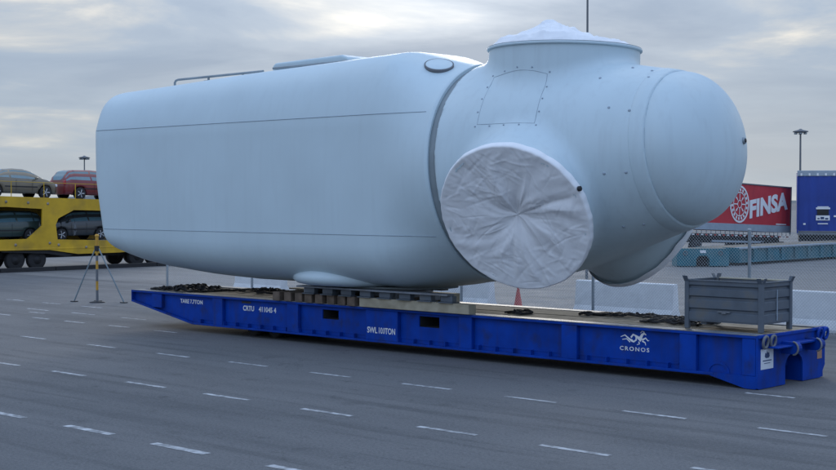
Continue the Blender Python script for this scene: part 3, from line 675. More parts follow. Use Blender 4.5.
# ------------------------------------------------------------------ transport frame, dunnage
TFm = thing('transport_frame', 'low grey steel transport frame bolted between the nacelle and the timber blocks', 'steel frame', (-10.0, CY, 1.2))
for yy, xe in ((-.18, -7.3), (1.1, -8.6), (2.4, -9.8)): part('frame_beam', MB().box(-12.1, xe, yy, yy + .24, 1.36, 1.399, .005), 'rim_steel', TFm)
for x in np.arange(-11.9, -7.4, .62):
    part('frame_foot', MB().box(x, x + .34, -.10, .05, 1.23, 1.358, .008).box(x - .03, x + .37, -.15, .06, 1.208, 1.229), 'bin', TFm)
for x in np.arange(-12.1, -7.4, .96): part('cross_beam', MB().box(x, x + .16, .07, 2.39 if x < -10 else (1.09 if x < -8.8 else .5), 1.21, 1.355), 'rim_steel', TFm)
for i, x in enumerate(np.arange(-13.05, -10.35, .37)):
    b = part('timber_block', MB().box(x, x + .25, -.06 + random.uniform(-.04, .03), 2.6, TZ + .014, 1.205, .008), 'sleeper', None)
    tag(b, '', 'timber block', 'brown timber blocks crosswise on the deck')
    ORD = ['first', 'second', 'third', 'fourth', 'fifth', 'sixth', 'seventh', 'eighth', 'ninth', 'tenth']
    b['label'] = ORD[i] + ' brown timber block from the far left, crosswise on the trailer deck edge'
for j, (x0, x1, y0, y1, z0, z1, lab) in enumerate([(-10.05, -6.75, -.10, .14, TZ + .014, 1.205, 'long pale timber beam along the near deck edge below the nacelle front'),
        (-12.3, -9.3, 2.3, 2.55, TZ + .014, 1.205, 'long pale timber beam on the far deck edge behind the transport frame'),
        (-14.9, -12.2, 2.1, 2.45, TZ + .10, TZ + .135, 'thin pale board lying on the far side of the deck near the stacked timber')]):
    tag(part('timber_beam' if j < 2 else 'board', MB().box(x0, x1, y0, y1, z0, z1, .006), 'paleplank', None), lab, 'timber')
bs = MB()
for x in (-14.6, -13.4): bs.box(x, x + .12, 2.05, 2.5, TZ + .014, TZ + .098)
tag(part('timber_batten', bs, 'sleeper', None), 'two short brown battens holding up the thin pale board on the deck', 'timber')
cd_ = thing('cardboard_sign', 'small white marker card propped at the end of the timber blocks', 'card', (-12.85, 2.5, 1.12))
part('card', MB().box(-13.25, -12.9, 2.46, 2.48, 1.135, 1.40), 'white', cd_)
ring_ = MB(); ring_.tube([(-13.07 + .06 * math.cos(t), 2.457, 1.27 + .06 * math.sin(t)) for t in np.linspace(0, 2 * PI, 13)], .01, 5, caps=False); part('printed_ring', ring_, 'navy', cd_)

# ------------------------------------------------------------------ steel stillage bin
BN = thing('steel_bin', 'ribbed slate grey steel stillage bin standing at the near end of the trailer deck', 'storage bin', (-.93, .95, TZ))
bx0, bx1, by0, by1 = -1.74, -.10, .36, 1.52; bz0, bz1 = 1.17, 1.92
def ribbed(ax, lo, hi, at, outw):   # corrugated wall
    zs = [(bz0, 0), (bz0 + .14, 0), (bz0 + .165, -1), (bz0 + .20, -1), (bz0 + .225, 0), (bz0 + .37, 0), (bz0 + .395, -1), (bz0 + .43, -1), (bz0 + .455, 0), (bz0 + .58, 0), (bz0 + .605, -1), (bz0 + .635, -1), (bz0 + .66, 0), (bz1 - .02, 0)]
    A_, B_ = [], []
    for z, d in zs: A_.append((z, at + outw * (d * .035))); B_.append((z, at + outw * (d * .035 - .012)))
    poly = A_ + B_[::-1]
    if ax == 'x': return MB().prism([(0, y, z) for z, y in poly], (hi - lo, 0, 0), (lo, 0, 0))
    return MB().prism([(x, 0, z) for z, x in poly], (0, hi - lo, 0), (0, lo, 0))
part('side_panel', ribbed('x', bx0 + .05, bx1 - .05, by0 + .02, -1), 'bin', BN); part('side_panel', ribbed('x', bx0 + .05, bx1 - .05, by1 - .02, 1), 'bin', BN)
part('side_panel', ribbed('y', by0 + .05, by1 - .05, bx0 + .02, -1), 'bin', BN); part('side_panel', ribbed('y', by0 + .05, by1 - .05, bx1 - .02, 1), 'bin', BN)
part('bin_floor', MB().box(bx0 + .03, bx1 - .03, by0 + .03, by1 - .03, bz0 - .03, bz0 - .002), 'bin', BN)
for x in (bx0, bx1 - .09):
    for y in (by0, by1 - .09):
        part('corner_post', MB().box(x, x + .09, y, y + .09, TZ + .013, bz1, .01), 'bin', BN)
        sx = -1 if x == bx0 else 1; sy = -1 if y == by0 else 1; cxp, cyp = x + .045, y + .045
        ear = MB()
        ear.prism([(cxp + sx * .045, cyp - .045, bz1 - .03), (cxp + sx * .045, cyp + .045, bz1 - .03), (cxp + sx * .10, cyp + .045, bz1 + .075), (cxp + sx * .10, cyp - .045, bz1 + .075)], (-sx * .012, 0, 0), (0, 0, 0))
        ear.prism([(cxp - .045, cyp + sy * .045, bz1 - .03), (cxp + .045, cyp + sy * .045, bz1 - .03), (cxp + .045, cyp + sy * .10, bz1 + .075), (cxp - .045, cyp + sy * .10, bz1 + .075)], (0, -sy * .012, 0), (0, 0, 0))
        part('stacking_ear', ear, 'bin', BN)
for (a, b, c, d) in ((bx0 + .09, bx1 - .09, by0 + .004, by0 + .045), (bx0 + .09, bx1 - .09, by1 - .045, by1 - .004), (bx0 + .004, bx0 + .045, by0 + .09, by1 - .09), (bx1 - .045, bx1 - .004, by0 + .09, by1 - .09)):
    part('top_rim', MB().box(a, b, c, d, bz1 - .022, bz1 + .006, .004), 'cream' if c > 1.3 else 'bin', BN)
part('latch', MB().box(-1.02, -.76, by0 - .012, by0 + .018, 1.33, 1.355).box(-.93, -.84, by0 - .018, by0 + .016, 1.31, 1.335), 'mast', BN)
part('lock_rod', MB().tube([(bx1 - .005, .93, bz0 + .03), (bx1 - .005, .93, bz0 + .60)], .010, 6), 'paletrim', BN)
part('fork_runner', MB().box(bx0 + .3, bx0 + .42, by0 + .1, by1 - .1, TZ + .10, bz0 - .032), 'bin', BN)

# lashing gear heaps (tangled straps and chains)
def heap(name, label, cx_, cy_, lx, ly, hz, seed, nstr=16):
    rg = random.Random(seed); t = thing(name, label, 'lashing gear', (cx_, cy_, TZ), group='black lashing gear heaps on the deck')
    for i in range(nstr):
        x, y = cx_ + rg.uniform(-.42, .42) * lx, cy_ + rg.uniform(-.35, .35) * ly; z = TZ + .03; pts = []; a = rg.uniform(0, 6.28)
        for k in range(26):
            a += rg.uniform(-.8, .8); x += .055 * math.cos(a) * 1.3; y += .045 * math.sin(a); x = min(max(x, cx_ - lx / 2), cx_ + lx / 2); y = min(max(y, cy_ - ly / 2), cy_ + ly / 2)
            e = 1 - (2 * (x - cx_) / lx) ** 2; z = TZ + .03 + hz * max(.05, e) * (.5 + .5 * math.sin(k * .7 + i)) * rg.uniform(.6, 1.)
            pts.append((x, y, z))
        part('strap', MB().tube(pts, rg.choice([.018, .024, .03]), 5), 'strap', t)
    return t
heap('lashing_heap', 'low heap of black lashing straps on the deck right of the hub, beside the bin', -2.45, 1.35, 1.3, .9, .08, 1, 20)
heap('lashing_heap', 'long thin tangle of black straps on the deck below the nose of the hub', -3.9, 1.9, 1.8, .5, .05, 2, 14)
heap('lashing_heap', 'dark heap of straps on the tapered far left end of the trailer deck', -17.6, 1.1, 1.9, 1.5, .13, 3, 24)
heap('lashing_heap', 'dark straps lying right of the heap at the far left deck end', -15.6, 1.7, 1.6, .8, .08, 4, 12)
heap('lashing_heap', 'small black strap coil on the deck just past the pale timber beam', -6.2, .9, .45, .4, .07, 5, 10)
for i, (x, y) in enumerate([(-4.9, 1.6)]): heap('lashing_heap', 'tiny black shackle and strap on the bare deck below the third blade opening', x, y, .25, .2, .05, 6, 4)

# ------------------------------------------------------------------ chain link fence
FY = 10.0; FH = 2.64; SPN = 4.975; X0 = -30.65; NP = 10
FE = thing('chain_link_fence', 'galvanised chain link fence with thin round posts running behind the trailer', 'fence', (X0 + SPN * 4.5, FY, 0))
for i in range(NP + 1):
    x = X0 + i * SPN
    p = part('fence_post', MB().tube([(x, FY, 0), (x, FY, FH)], .045, 10).lathe([(0, .052), (.03, .05), (.05, .02), (.05, 0)], (x, FY, FH), (0, 0, 1), 10), 'galv', FE)
for i in range(NP):
    m = MB(); a0, a1 = X0 + i * SPN + .05, X0 + (i + 1) * SPN - .05; z0, z1 = .06, FH - .06; st = .088; w = .0032
    def wire(xa, za, xb, zb, yy):
        d = Vector((xb - xa, 0, zb - za)).normalized(); nn_ = Vector((-d.z, 0, d.x)) * w
        vs = []
        for (x, z) in ((xa, za), (xb, zb)): vs += [(x + nn_.x, yy, z + nn_.z), (x, yy - w, z), (x - nn_.x, yy, z - nn_.z), (x, yy + w, z)]
        m.add(vs, [(k, (k + 1) % 4, 4 + (k + 1) % 4, 4 + k) for k in range(4)])
    hgt = z1 - z0; c = a0 - hgt
    while c < a1:
        xa, xb = max(c, a0), min(c + hgt, a1)
        if xb > xa + .01:
            wire(xa, z0 + (xa - c), xb, z0 + (xb - c), FY - .048); wire(xa, z1 - (xa - c), xb, z1 - (xb - c), FY - .055)
        c += st
    part('wire_mesh', m, 'wire', FE)['kind'] = 'stuff'
    part('tension_wire', MB().tube([(a0, FY - .05, FH - .05), (a1, FY - .05, FH - .05)], .005, 5), 'galv', FE)

# ------------------------------------------------------------------ concrete barriers
BP = [(-.30, 0), (-.30, .08), (-.17, .32), (-.10, 1.03), (-.08, 1.05), (.08, 1.05), (.10, 1.03), (.17, .32), (.30, .08), (.30, 0)]
BARS = [(-12.16, 3.4, 'white concrete barrier behind the fence, right of the red cone below the hub'), (-7.6, 3.9, 'white concrete barrier behind the fence, just right of the grey bin'),
        (-27.9, 2.6, 'white concrete barrier behind the fence under the rear half of the nacelle'), (-18.6, 3.1, 'white concrete barrier behind the fence, left of the red cone'),
        (-2.6, 3.9, 'white concrete barrier behind the fence, out at the far right edge'), (-23.9, 3.3, 'white concrete barrier hidden mostly by the timber blocks and yaw housing')]
for x, ln, lab in BARS:
    t = thing('concrete_barrier', lab, 'barrier', (x + ln / 2, 11.2, 0), group='white concrete barriers behind the fence')
    b = part('barrier_body', MB().prism([(0, y, z) for y, z in BP], (ln, 0, 0), (x, 11.2, 0)), 'concrete', t)
    bv = b.modifiers.new('b', 'BEVEL'); bv.width = .012; bv.segments = 2; bv.limit_method = 'ANGLE'
    for xx in (x + ln * .2, x + ln * .8): part('lifting_slot', MB().box(xx, xx + .3, 11.2 - .306, 11.2 - .299, .0, .07), 'dark', t)
# cones
def cone(x, y, m, lab):
    t = thing('traffic_cone', lab, 'traffic cone', (x, y, 0))
    part('cone_body', MB().lathe([(.04, .175), (.06, .15), (.72, .035), (.74, .025), (.74, 0)], (x, y, 0), (0, 0, 1), 24), m, t)
    part('cone_base', MB().box(x - .2, x + .2, y - .2, y + .2, .0, .045, .015), m, t)
    return t
cone(-14.2, 10.9, 'cone', 'faded red traffic cone behind the fence, below the wrapped blade opening')

# ------------------------------------------------------------------ striped post with struts (left)
PS = thing('striped_post', 'black and yellow striped post propped by thin grey struts at the far left', 'post', (-26.85, 4.25, 0))
px_, py_ = -26.85, 4.25; z = .0; i = 0
for z0, z1, mm in ((.03, .42, 'mast'), (.42, .72, 'poleyellow'), (.72, 1.12, 'mast'), (1.12, 1.40, 'poleyellow'), (1.40, 1.58, 'mast'), (1.58, 1.72, 'poleyellow'), (1.72, 1.85, 'strap'), (1.85, 2.22, 'poleyellow')):
    part('pole_band', MB().tube([(px_, py_, z0), (px_, py_, z1)], .042 if z1 < 1.8 else .055, 12), mm, PS)
part('pole_cap', MB().lathe([(0, .075), (.03, .075), (.07, .04), (.07, 0)], (px_, py_, 2.22), (0, 0, 1), 12), 'poleyellow', PS)
part('strut_clamp', MB().tube([(px_, py_, 1.74), (px_, py_, 1.90)], .085, 12), 'strap', PS)
for qx, qy in ((-27.75, 3.95), (-26.05, 4.75), (-27.35, 4.62)):
    s_ = part('strut', MB().tube([(px_ + (qx - px_) * .05, py_ + (qy - py_) * .05, 1.84), (qx, qy, .03)], .024, 8), 'polegrey', PS)
    part('strut_foot', MB().box(qx - .12, qx + .12, qy - .08, qy + .08, 0, .03, .008), 'strap', s_)
part('base_plate', MB().lathe([(.0, .26), (.02, .26), (.05, .12), (.05, 0)], (px_, py_, 0), (0, 0, 1), 20), 'strap', PS)

# ------------------------------------------------------------------ car builder (length along +local x = front)
def car(name, label, paint, M, L_=4.3, kind='sedan'):
    """M: world matrix of the car (origin on the ground, middle of the car)"""
    root = bpy.data.objects.new(name, None); COL.objects.link(root); root.matrix_basis = M; tag(root, label, 'car')
    def pt(nm, mb, m, par=None, lab=None):
        me = mb.mesh(nm); o = bpy.data.objects.new(nm, me); COL.objects.link(o); me.materials.append(MT[m]); o.parent = par or root
        return o
    h = L_ / 2; W_ = .86
    if kind == 'sedan':
        st = [(-h, .62, .80, .45), (-h + .06, .62, .95, .62), (-h + .5, .97, 1.02, .80), (-h + .95, 1.00, 1.16, .84), (-h + 1.35, .98, 1.38, .86), (-.35, .95, 1.45, .86), (.35, .93, 1.43, .86), (.75, .92, 1.30, .86), (1.25, .91, 1.00, .85), (1.55, .88, .92, .83), (h - .25, .74, .80, .78), (h - .05, .62, .70, .62), (h, .5, .6, .5)]
    else:
        st = [(-h, .62, .9, .55), (-h + .05, .90, 1.08, .74), (-h + .28, .98, 1.40, .82), (-h + .6, .97, 1.50, .84), (-.3, .95, 1.53, .85), (.4, .93, 1.48, .85), (.75, .93, 1.34, .85), (1.2, .92, 1.04, .84), (1.5, .88, .94, .82), (h - .25, .76, .84, .76), (h - .05, .62, .70, .62), (h, .5, .6, .5)]
    st = np.array(st); xs = np.unique(np.concatenate([np.linspace(-h, h, 46), st[:, 0]])); belt = np.interp(xs, st[:, 0], st[:, 1]); top = np.interp(xs, st[:, 0], st[:, 2]); hw = np.interp(xs, st[:, 0], st[:, 3])
    k3 = np.array([.25, .5, .25])
    def sm(a): b = np.convolve(np.pad(a, 1, 'edge'), k3, 'valid'); return b
    belt = sm(belt); top = sm(sm(top)); hw = sm(hw); wb = (-h + .85, h - .82)
    ringf = lambda b, t, w, sill: [(w * .80, sill), (w * .95, sill + .04), (w, .48), (w * 1.0, .72 if b > .74 else b * .96), (w * .975, b), (w * .975 - (t - b) * .32, b + (t - b) * .55), (w * .94 - (t - b) * .50, t - (t - b) * .10), (w * .80 - (t - b) * .45, t)]
    rings_ = []; 
    for x, b, t, w in zip(xs, belt, top, hw):
        sill = .24
        for wc in wb:
            if abs(x - wc) < .37: sill = max(sill, math.sqrt(.37 ** 2 - (x - wc) ** 2) + .31)
        b_ = max(b, sill + .12); R_ = ringf(b_, max(t, b_ + .03), w, min(sill, .62)); R_[2] = (R_[2][0], max(.48, sill + .05)); R_[3] = (R_[3][0], max(R_[3][1], R_[2][1] + .02))
        rings_.append([(x, y, z) for y, z in R_] + [(x, -y, z) for y, z in R_[::-1]])
    n_ = len(rings_[0]); m = MB(); m.add([p for r in rings_ for p in r], [(i * n_ + k, i * n_ + (k + 1) % n_, (i + 1) * n_ + (k + 1) % n_, (i + 1) * n_ + k) for i in range(len(rings_) - 1) for k in range(n_)], True)
    m.f += [tuple(range(n_))[::-1], tuple((len(rings_) - 1) * n_ + k for k in range(n_))]; m.sm += [False, False]
    pt('body', m, paint)
    # glass: strips of the loft pushed 5 mm out
    def strip(i0, i1, ka, kb, sgn, trim=.06):
        m = MB(); vs = []
        for i in range(i0, i1 + 1):
            r = rings_[i]; A = Vector(r[ka]); B = Vector(r[kb]); a = A.lerp(B, trim); b = A.lerp(B, 1 - trim); nrm = Vector((0, sgn, .35)).normalized() * .006
            vs += [a + nrm, b + nrm]
        m.add(vs, [(2 * i, 2 * i + 1, 2 * i + 3, 2 * i + 2) for i in range(i1 - i0)], True); return m
    ok = [i for i in range(len(xs)) if top[i] - belt[i] > .20]
    a, b = ok[0] + (2 if kind == 'sedan' else 2), ok[-1] - 2; mid = (a + b) // 2; q = a + (b - a) // 5
    for sgn in (1, -1):
        ka, kb = (4, 6) if sgn > 0 else (n_ - 5, n_ - 7)
        for (u, v) in ((a, q), (q + 1, mid), (mid + 1, b)):
            if v > u: pt('side_window', strip(u, v, ka, kb, sgn), 'glass')
    # windscreen and rear window: quads across the roof slope
    def cross(i0, i1, nm, off):
        vs = []; m = MB()
        for i in range(i0, i1 + 1):
            r = rings_[i]; vs += [Vector(r[7]) * 1 + Vector((off * .006, -.03, .006)), Vector(r[8]) + Vector((off * .006, .03, .006))]
        m.add(vs, [(2 * i, 2 * i + 1, 2 * i + 3, 2 * i + 2) for i in range(i1 - i0)], True); pt(nm, m, 'glass')
    rf = [i for i in range(len(xs)) if top[i] > top.max() - .05]
    cross(rf[-1] + 1, ok[-1] + 1, 'windscreen', 1); cross(ok[0] - (1 if kind == 'sedan' else 0), rf[0] - 1, 'rear_window', -1)
    for wc in wb:
        for sgn in (1, -1):
            w = pt('wheel', MB().lathe([(-.10, .1), (-.10, .27), (-.08, .31), (.08, .31), (.10, .27), (.10, .1)], (wc, sgn * .76, .31), (0, 1, 0), 24), 'tyre')
            rm = MB().lathe([(.085, .20), (.095, .22), (.098, .195), (.085, .19)], (wc, sgn * .76, .31), (0, sgn, 0), 20).lathe([(.085, .05), (.10, .05), (.10, 0)], (wc, sgn * .76, .31), (0, sgn, 0), 10)
            for q_ in range(5):
                t_ = q_ * 2 * PI / 5; rm.tube([(wc + .03 * math.cos(t_), sgn * .858, .31 + .03 * math.sin(t_)), (wc + .2 * math.cos(t_), sgn * .855, .31 + .2 * math.sin(t_))], [.028, .034], 5)
            pt('rim', rm, 'alloy', w)
            arch = MB().lathe([(0, .0), (0, .34)], (wc, sgn * .66, .33), (0, sgn, 0), 20); pt('wheel_housing', arch, 'strap')
    for sgn in (1, -1):
        pt('headlight', MB().box(h - .30, h - .06, sgn * .60 - .12, sgn * .60 + .12, .60, .74, .03), 'lampclear')
        pt('tail_light', MB().box(-h + .0, -h + .16, sgn * .62 - .09, sgn * .62 + .09, .72, .95, .03), 'lampred')
        pt('mirror', MB().box(.72, .86, sgn * .93 - .07, sgn * .93 + .07, .94, 1.06, .03), paint)
    for sgn in (1, -1):
        [pt('door_seam', MB().tube([(xq, sgn * .868, .32), (xq, sgn * .868, .9)], .006, 4), 'strap') for xq in (.62, -.28)]
        pt('rub_strip', MB().box(-.9, .9, sgn * .868 - .012, sgn * .868 + .012, .54, .59), 'strap')
    return root
# ------------------------------------------------------------------ yellow two-deck car wagon, running along +Y
WX = -47.5
WG = thing('car_wagon', 'yellow two-deck car transporter wagon at the far left behind the dark kerb', 'car transporter', (WX - 1.3, 10, 0))
pf = frame((WX, 0, 0), (0, 1, 0), (0, 0, 1))
deck = lambda y: 3.56 + (12.8 - y) * .022
out_ = [(-3, .98), (-3, 3.86), (12.8, 3.62), (19.9, 3.42), (23.5, 3.3), (23.5, .95), (19.6, .72), (17.1, .72), (15.5, .96), (12.7, .98)]
op = [[(13.15, 3.10), (15.08, 2.99), (15.07, 2.17), (14.25, 1.53), (11.2, 1.51), (10.6, 2.0), (10.6, 2.6), (11.4, 3.1)],
      [(15.85, 2.2), (16.0, 2.52), (16.9, 2.93), (19.6, 2.86), (20.0, 2.5), (20.0, 1.6), (19.7, 1.34), (15.95, 1.47)], [(4.4, 3.2), (9.6, 3.15), (9.6, 2.2), (8.8, 1.55), (5, 1.5), (4.4, 2)], [(20.9, 2.8), (22.9, 2.7), (22.9, 1.6), (20.9, 1.4)]]
link('side_panel', plate(out_, op, .08, pf), 'yellow', WG); 
pf2 = frame((WX - 2.6, 0, 0), (0, 1, 0), (0, 0, 1)); link('side_panel', plate(out_, [], .08, pf2), 'yellow', WG)
# decks
dk = MB().prism([(0, -3, 3.80), (0, 12.8, 3.56), (0, 23.5, 3.28), (0, 23.5, 3.20), (0, 12.8, 3.48), (0, -3, 3.72)], (2.5, 0, 0), (WX - 2.55, 0, 0)); part('upper_deck', dk, 'galv', WG)
part('lower_deck', MB().box(WX - 2.55, WX - .05, -3, 23.4, 1.28, 1.38), 'galv', WG)
part('frame_rail', MB().box(WX - .044, WX + .05, -3, 23.5, .98, 1.06, .01), 'yellow', WG)
for y in (13.75, 14.95, 4.2, 5.4, 20.9, 22.0):
    for x in (WX - .35, WX - 2.25):
        w = part('wheel', MB().lathe([(-.15, .1), (-.15, .45), (-.12, .5), (.12, .5), (.15, .45), (.15, .1)], (x, y, .5), (1, 0, 0), 28), 'tyre', WG)
        part('hub_cap', MB().lathe([(.10, .24), (.155, .24), (.16, .12), (.19, .10), (.19, 0)], (x, y, .5), (1, 0, 0), 16), 'strap', w)
part('underframe', MB().box(WX - 1.9, WX - .7, 3, 22.5, .55, .97), 'strap', WG)
part('mudguard', MB().prism([(0, 12.9, 1.0), (0, 15.6, 1.0), (0, 16.9, .68), (0, 16.6, .60), (0, 15.4, .78), (0, 12.9, .9)], (.25, 0, 0), (WX - .30, 0, 0)), 'strap', WG)
for y in (13.4, 15.2, 17.0, 18.9, 21, 11): part('rail_post', MB().tube([(WX + .02, y, deck(y) - .1), (WX + .02, y, deck(y) + .78)], .022, 6), 'yellow', WG)
part('hand_rail', MB().tube([(WX + .02, 11, deck(11) + .78), (WX + .02, 12.8, deck(12.8) + .78), (WX + .02, 21, deck(21) + .78)], .016, 6), 'yellow', WG)
for y, z_ in ((13.1, 3.35), (14.3, 3.3), (15.4, 3.25), (13.6, 1.25), (15.5, 1.3), (16.0, 1.2), (17.6, 1.05)): part('panel_boss', MB().lathe([(0, .07), (.02, .07), (.02, 0)], (WX + .042, y, z_), (1, 0, 0), 10), 'plank', WG)
def carM(yc, x, z, fwd, pitch=0.): return Matrix.Translation((x, yc, z)) @ Matrix.Rotation(PI / 2 * fwd, 4, 'Z') @ Matrix.Rotation(pitch, 4, 'Y')
car('saloon_car', 'silver beige saloon car on the upper deck of the yellow wagon, far left', 'silver', carM(14.28, -48.9, deck(14.3), 1, .022), 4.4, 'sedan')
car('hatchback_car', 'dark red hatchback car on the upper deck, next to the nacelle tail', 'red', carM(18.78, -48.9, deck(18.8), 1, .022), 3.9, 'hatch')
car('hatchback_car', 'dark grey hatchback on the lower deck seen through the right opening of the yellow wagon', 'grey', carM(17.75, -48.9, 1.38, -1), 4.0, 'hatch')
car('saloon_car', 'dark green car on the lower deck seen through the left opening of the yellow wagon', 'green', carM(13.5, -48.9, 1.38, -1), 4.3, 'hatch')
# pale low wall beyond the wagon
lw = thing('low_wall', 'low white concrete wall beyond the yellow wagon at the left', 'wall', (-60.5, 26, 0)); part('wall_body', MB().box(-60.8, -60.3, 21.5, 29.5, 0, .55, .02), 'concrete', lw)

# ------------------------------------------------------------------ trucks and teal roll trailers on the right
FT = thing('curtain_truck_trailer', 'red curtain-sided lorry trailer lettered FINSA, beyond the fence on the right', 'lorry trailer', (-31, 51, 1.2), rot=(-.034, 0, 0))
Rm = Matrix.Translation((-28.5, 49, 1.2)) @ Matrix.Rotation(-.026, 4, 'X')
# local builder: coordinates relative to the trailer centre, box 2.5 x 13.6 x 3.05
def lpart(nm, mb, m, root, lab=None):
    me = mb.mesh(nm) if isinstance(mb, MB) else mb
    o = bpy.data.objects.new(nm, me); COL.objects.link(o); me.materials.clear(); me.materials.append(MT[m]); o.parent = root
    return o
def curtain(y0, y1, x, z0, z1, amp=.02, wl=.42):
    n_ = int((y1 - y0) / .07); vs = []
    for i in range(n_ + 1):
        y = y0 + (y1 - y0) * i / n_; dxx = amp * math.sin(2 * PI * y / wl) * (1 + .4 * math.sin(y * 1.3))
        vs += [(x + dxx, y, z0), (x + dxx * .6, y, z1)]
    return MB().add(vs, [(2 * i, 2 * i + 2, 2 * i + 3, 2 * i + 1) for i in range(n_)], True)
hx, hy, hz = 1.25, 6.8, 3.28
lpart('box_body', MB().box(-hx, hx - .05, -hy, hy, .40, hz, .02), 'redtarp', FT)
lpart('side_curtain', curtain(-hy + .05, hy - .05, hx, .82, hz - .08, .008, .6), 'redtarp', FT)
lpart('roof_rail', MB().box(hx - .049, hx + .035, -hy, hy, hz - .08, hz + .0, .01), 'mast', FT)
lpart('rear_post', MB().box(hx - .049, hx + .04, hy - .07, hy + .03, .3, hz + .01, .01), 'mast', FT)
lpart('side_board', MB().box(hx - .049, hx + .03, -hy, hy, .40, .815, .01), 'paletrim', FT)
for i in range(26):
    yy = -hy + .25 + i * .53; lpart('strap_buckle', MB().box(hx + .031, hx + .045, yy, yy + .06, .18, .398), 'mast', FT)
for i in range(28):
    yy = -hy + .02 + i * .484; lpart('reflector_strip', MB().box(hx - .0, hx + .032, yy, yy + .24, .08, .16), 'cone' if i % 2 else 'white', FT)
lpart('chassis', MB().box(-.6, .6, -hy, hy - .2, -.35, .20), 'strap', FT)
lpart('side_guard', MB().box(hx - .1, hx - .06, -2.5, 3.6, -.62, -.5).box(hx - .1, hx - .06, -2.5, 3.6, -.3, -.18), 'paletrim', FT)
for yy in (3.4, 4.7, 6.0, -4.2):
    for sx in (-1, 1):
        w = lpart('wheel', MB().lathe([(-.15, .1), (-.15, .46), (-.12, .5), (.12, .5), (.15, .46), (.15, .1)], (sx * 1.05, yy, -.68), (1, 0, 0), 24), 'tyre', FT)
for sx in (-.8, .8): lpart('landing_leg', MB().box(sx - .06, sx + .06, -3.2, -3.08, -1.1, -.3), 'mast', FT)
fr = lambda y, z, o=.0: frame((hx + .020 + o, y, z), (0, 1, 0), (0, 0, 1))
# FINSA lettering and round emblem on the curtain
fm = text_mesh('FINSA', 4.75, 1.14, Matrix.Identity(4), .045, .006, 1.02)
for v in fm.vertices: v.co.y += v.co.x * .15
fm.transform(fr(1.62, 1.14)); lpart('lettering', fm, 'white', FT)
def annulus(r0, r1, n_=48): return [(r1 * math.cos(2 * PI * k / n_), r1 * math.sin(2 * PI * k / n_)) for k in range(n_)], [[(r0 * math.cos(2 * PI * k / n_), r0 * math.sin(2 * PI * k / n_)) for k in range(n_)]]
ec = (.42, 2.0); EM = lambda o: fr(ec[0], ec[1], o)
for r0, r1 in ((1.0, 1.12), (.68, .74), (.20, .25)):
    o_, h_ = annulus(r0, r1); lpart('emblem_ring', plate(o_, h_, .006, EM(0)), 'white', FT)
for k in range(18):
    a = 2 * PI * k / 18; a2 = a + .2; q = [(r * math.cos(t), r * math.sin(t)) for r, t in ((.78, a), (.95, a + .03), (.95, a2), (.78, a2 - .03))]
    lpart('emblem_letter_block', plate(q, [], .006, EM(0)), 'white', FT)
for k in range(4):
    a = PI / 2 * k; c_, s_ = math.cos(a), math.sin(a); q = [(.25, -.03), (.66, -.03), (.66, .03), (.25, .03)]; lpart('emblem_bar', plate([(x * c_ - y * s_, x * s_ + y * c_) for x, y in q], [], .006, EM(.001)), 'white', FT)
    a += PI / 4; c_, s_ = math.cos(a), math.sin(a); q = [(.30, -.02), (.55, -.06), (.6, 0), (.55, .06), (.30, .02)]; lpart('emblem_leaf', plate([(x * c_ - y * s_, x * s_ + y * c_) for x, y in q], [], .006, EM(.001)), 'white', FT)
lpart('small_print', MB().box(hx + .022, hx + .028, 4.9, 6.2, .86, .93), 'white', FT)

# blue truck: its side faces the camera side of the yard
bp = Vector((12.41, -22.40, 0)) + FW * 86 + RT * (86 * (797.5 - 418) / 1385.)
az = math.atan2(RT.y, RT.x) - math.radians(13.5)
BT = thing('curtain_truck_trailer', 'blue curtain-sided lorry trailer cut off by the right edge, pale rail along its top', 'lorry trailer', (bp.x, bp.y, 1.25), az)
def yprism(mb): return mb
def curtx(x0, x1, y, z0, z1, amp, wl):
    n_ = int((x1 - x0) / .06); vs = []
    for i in range(n_ + 1):
        x = x0 + (x1 - x0) * i / n_; d = amp * (math.sin(2 * PI * x / wl) + .5 * math.sin(2 * PI * x / wl * 1.7 + 1)); vs += [(x, y + d, z0), (x, y + d * .7, z1)]
    return MB().add(vs, [(2 * i, 2 * i + 2, 2 * i + 3, 2 * i + 1) for i in range(n_)], True)
lpart('box_body', MB().box(0, 13.6, .06, 2.5, .2, 3.55, .02), 'bluetarp', BT)
lpart('side_curtain', curtx(.05, 13.55, .0, .15, 3.30, .022, .46), 'bluetarp', BT)
lpart('roof_rail', MB().box(-.03, 13.63, -.05, .055, 3.30, 3.62, .02), 'paletrim', BT)
for i in range(30): lpart('curtain_roller', MB().box(.15 + i * .45, .25 + i * .45, -.062, -.051, 3.32, 3.46), 'white', BT)
lpart('corner_post', MB().box(-.04, .04, -.045, .05, .0, 3.29, .01), 'bluetarp', BT)
lpart('side_board', MB().box(0, 13.6, -.03, .05, -.08, .145, .01), 'mast', BT)
lpart('chassis', MB().box(.1, 13.4, .5, 2.0, -.45, -.1), 'strap', BT)
for x in (1.3, 2.6, 3.9, 11.0):
    for y in (.25, 2.2): lpart('wheel', MB().lathe([(-.15, .1), (-.15, .46), (-.12, .5), (.12, .5), (.15, .46), (.15, .1)], (x, y, -.75), (0, 1, 0), 24), 'tyre', BT)
gx = 1.02; yl = -.036; BT.location.z = 1.35; BT.scale = (1.08,) * 3
lpart('logo_bar', MB().box(gx, gx + .78, yl - .004, yl, 1.40, 1.50).box(gx + .08, gx + .70, yl - .0045, yl - .0005, 1.51, 1.56), 'white', BT)
lpart('logo_panel', MB().box(gx, gx + .76, yl - .004, yl, .76, 1.04), 'white', BT)
lpart('logo_window', MB().box(gx + .06, gx + .70, yl - .004, yl, 1.06, 1.38), 'strap', BT)
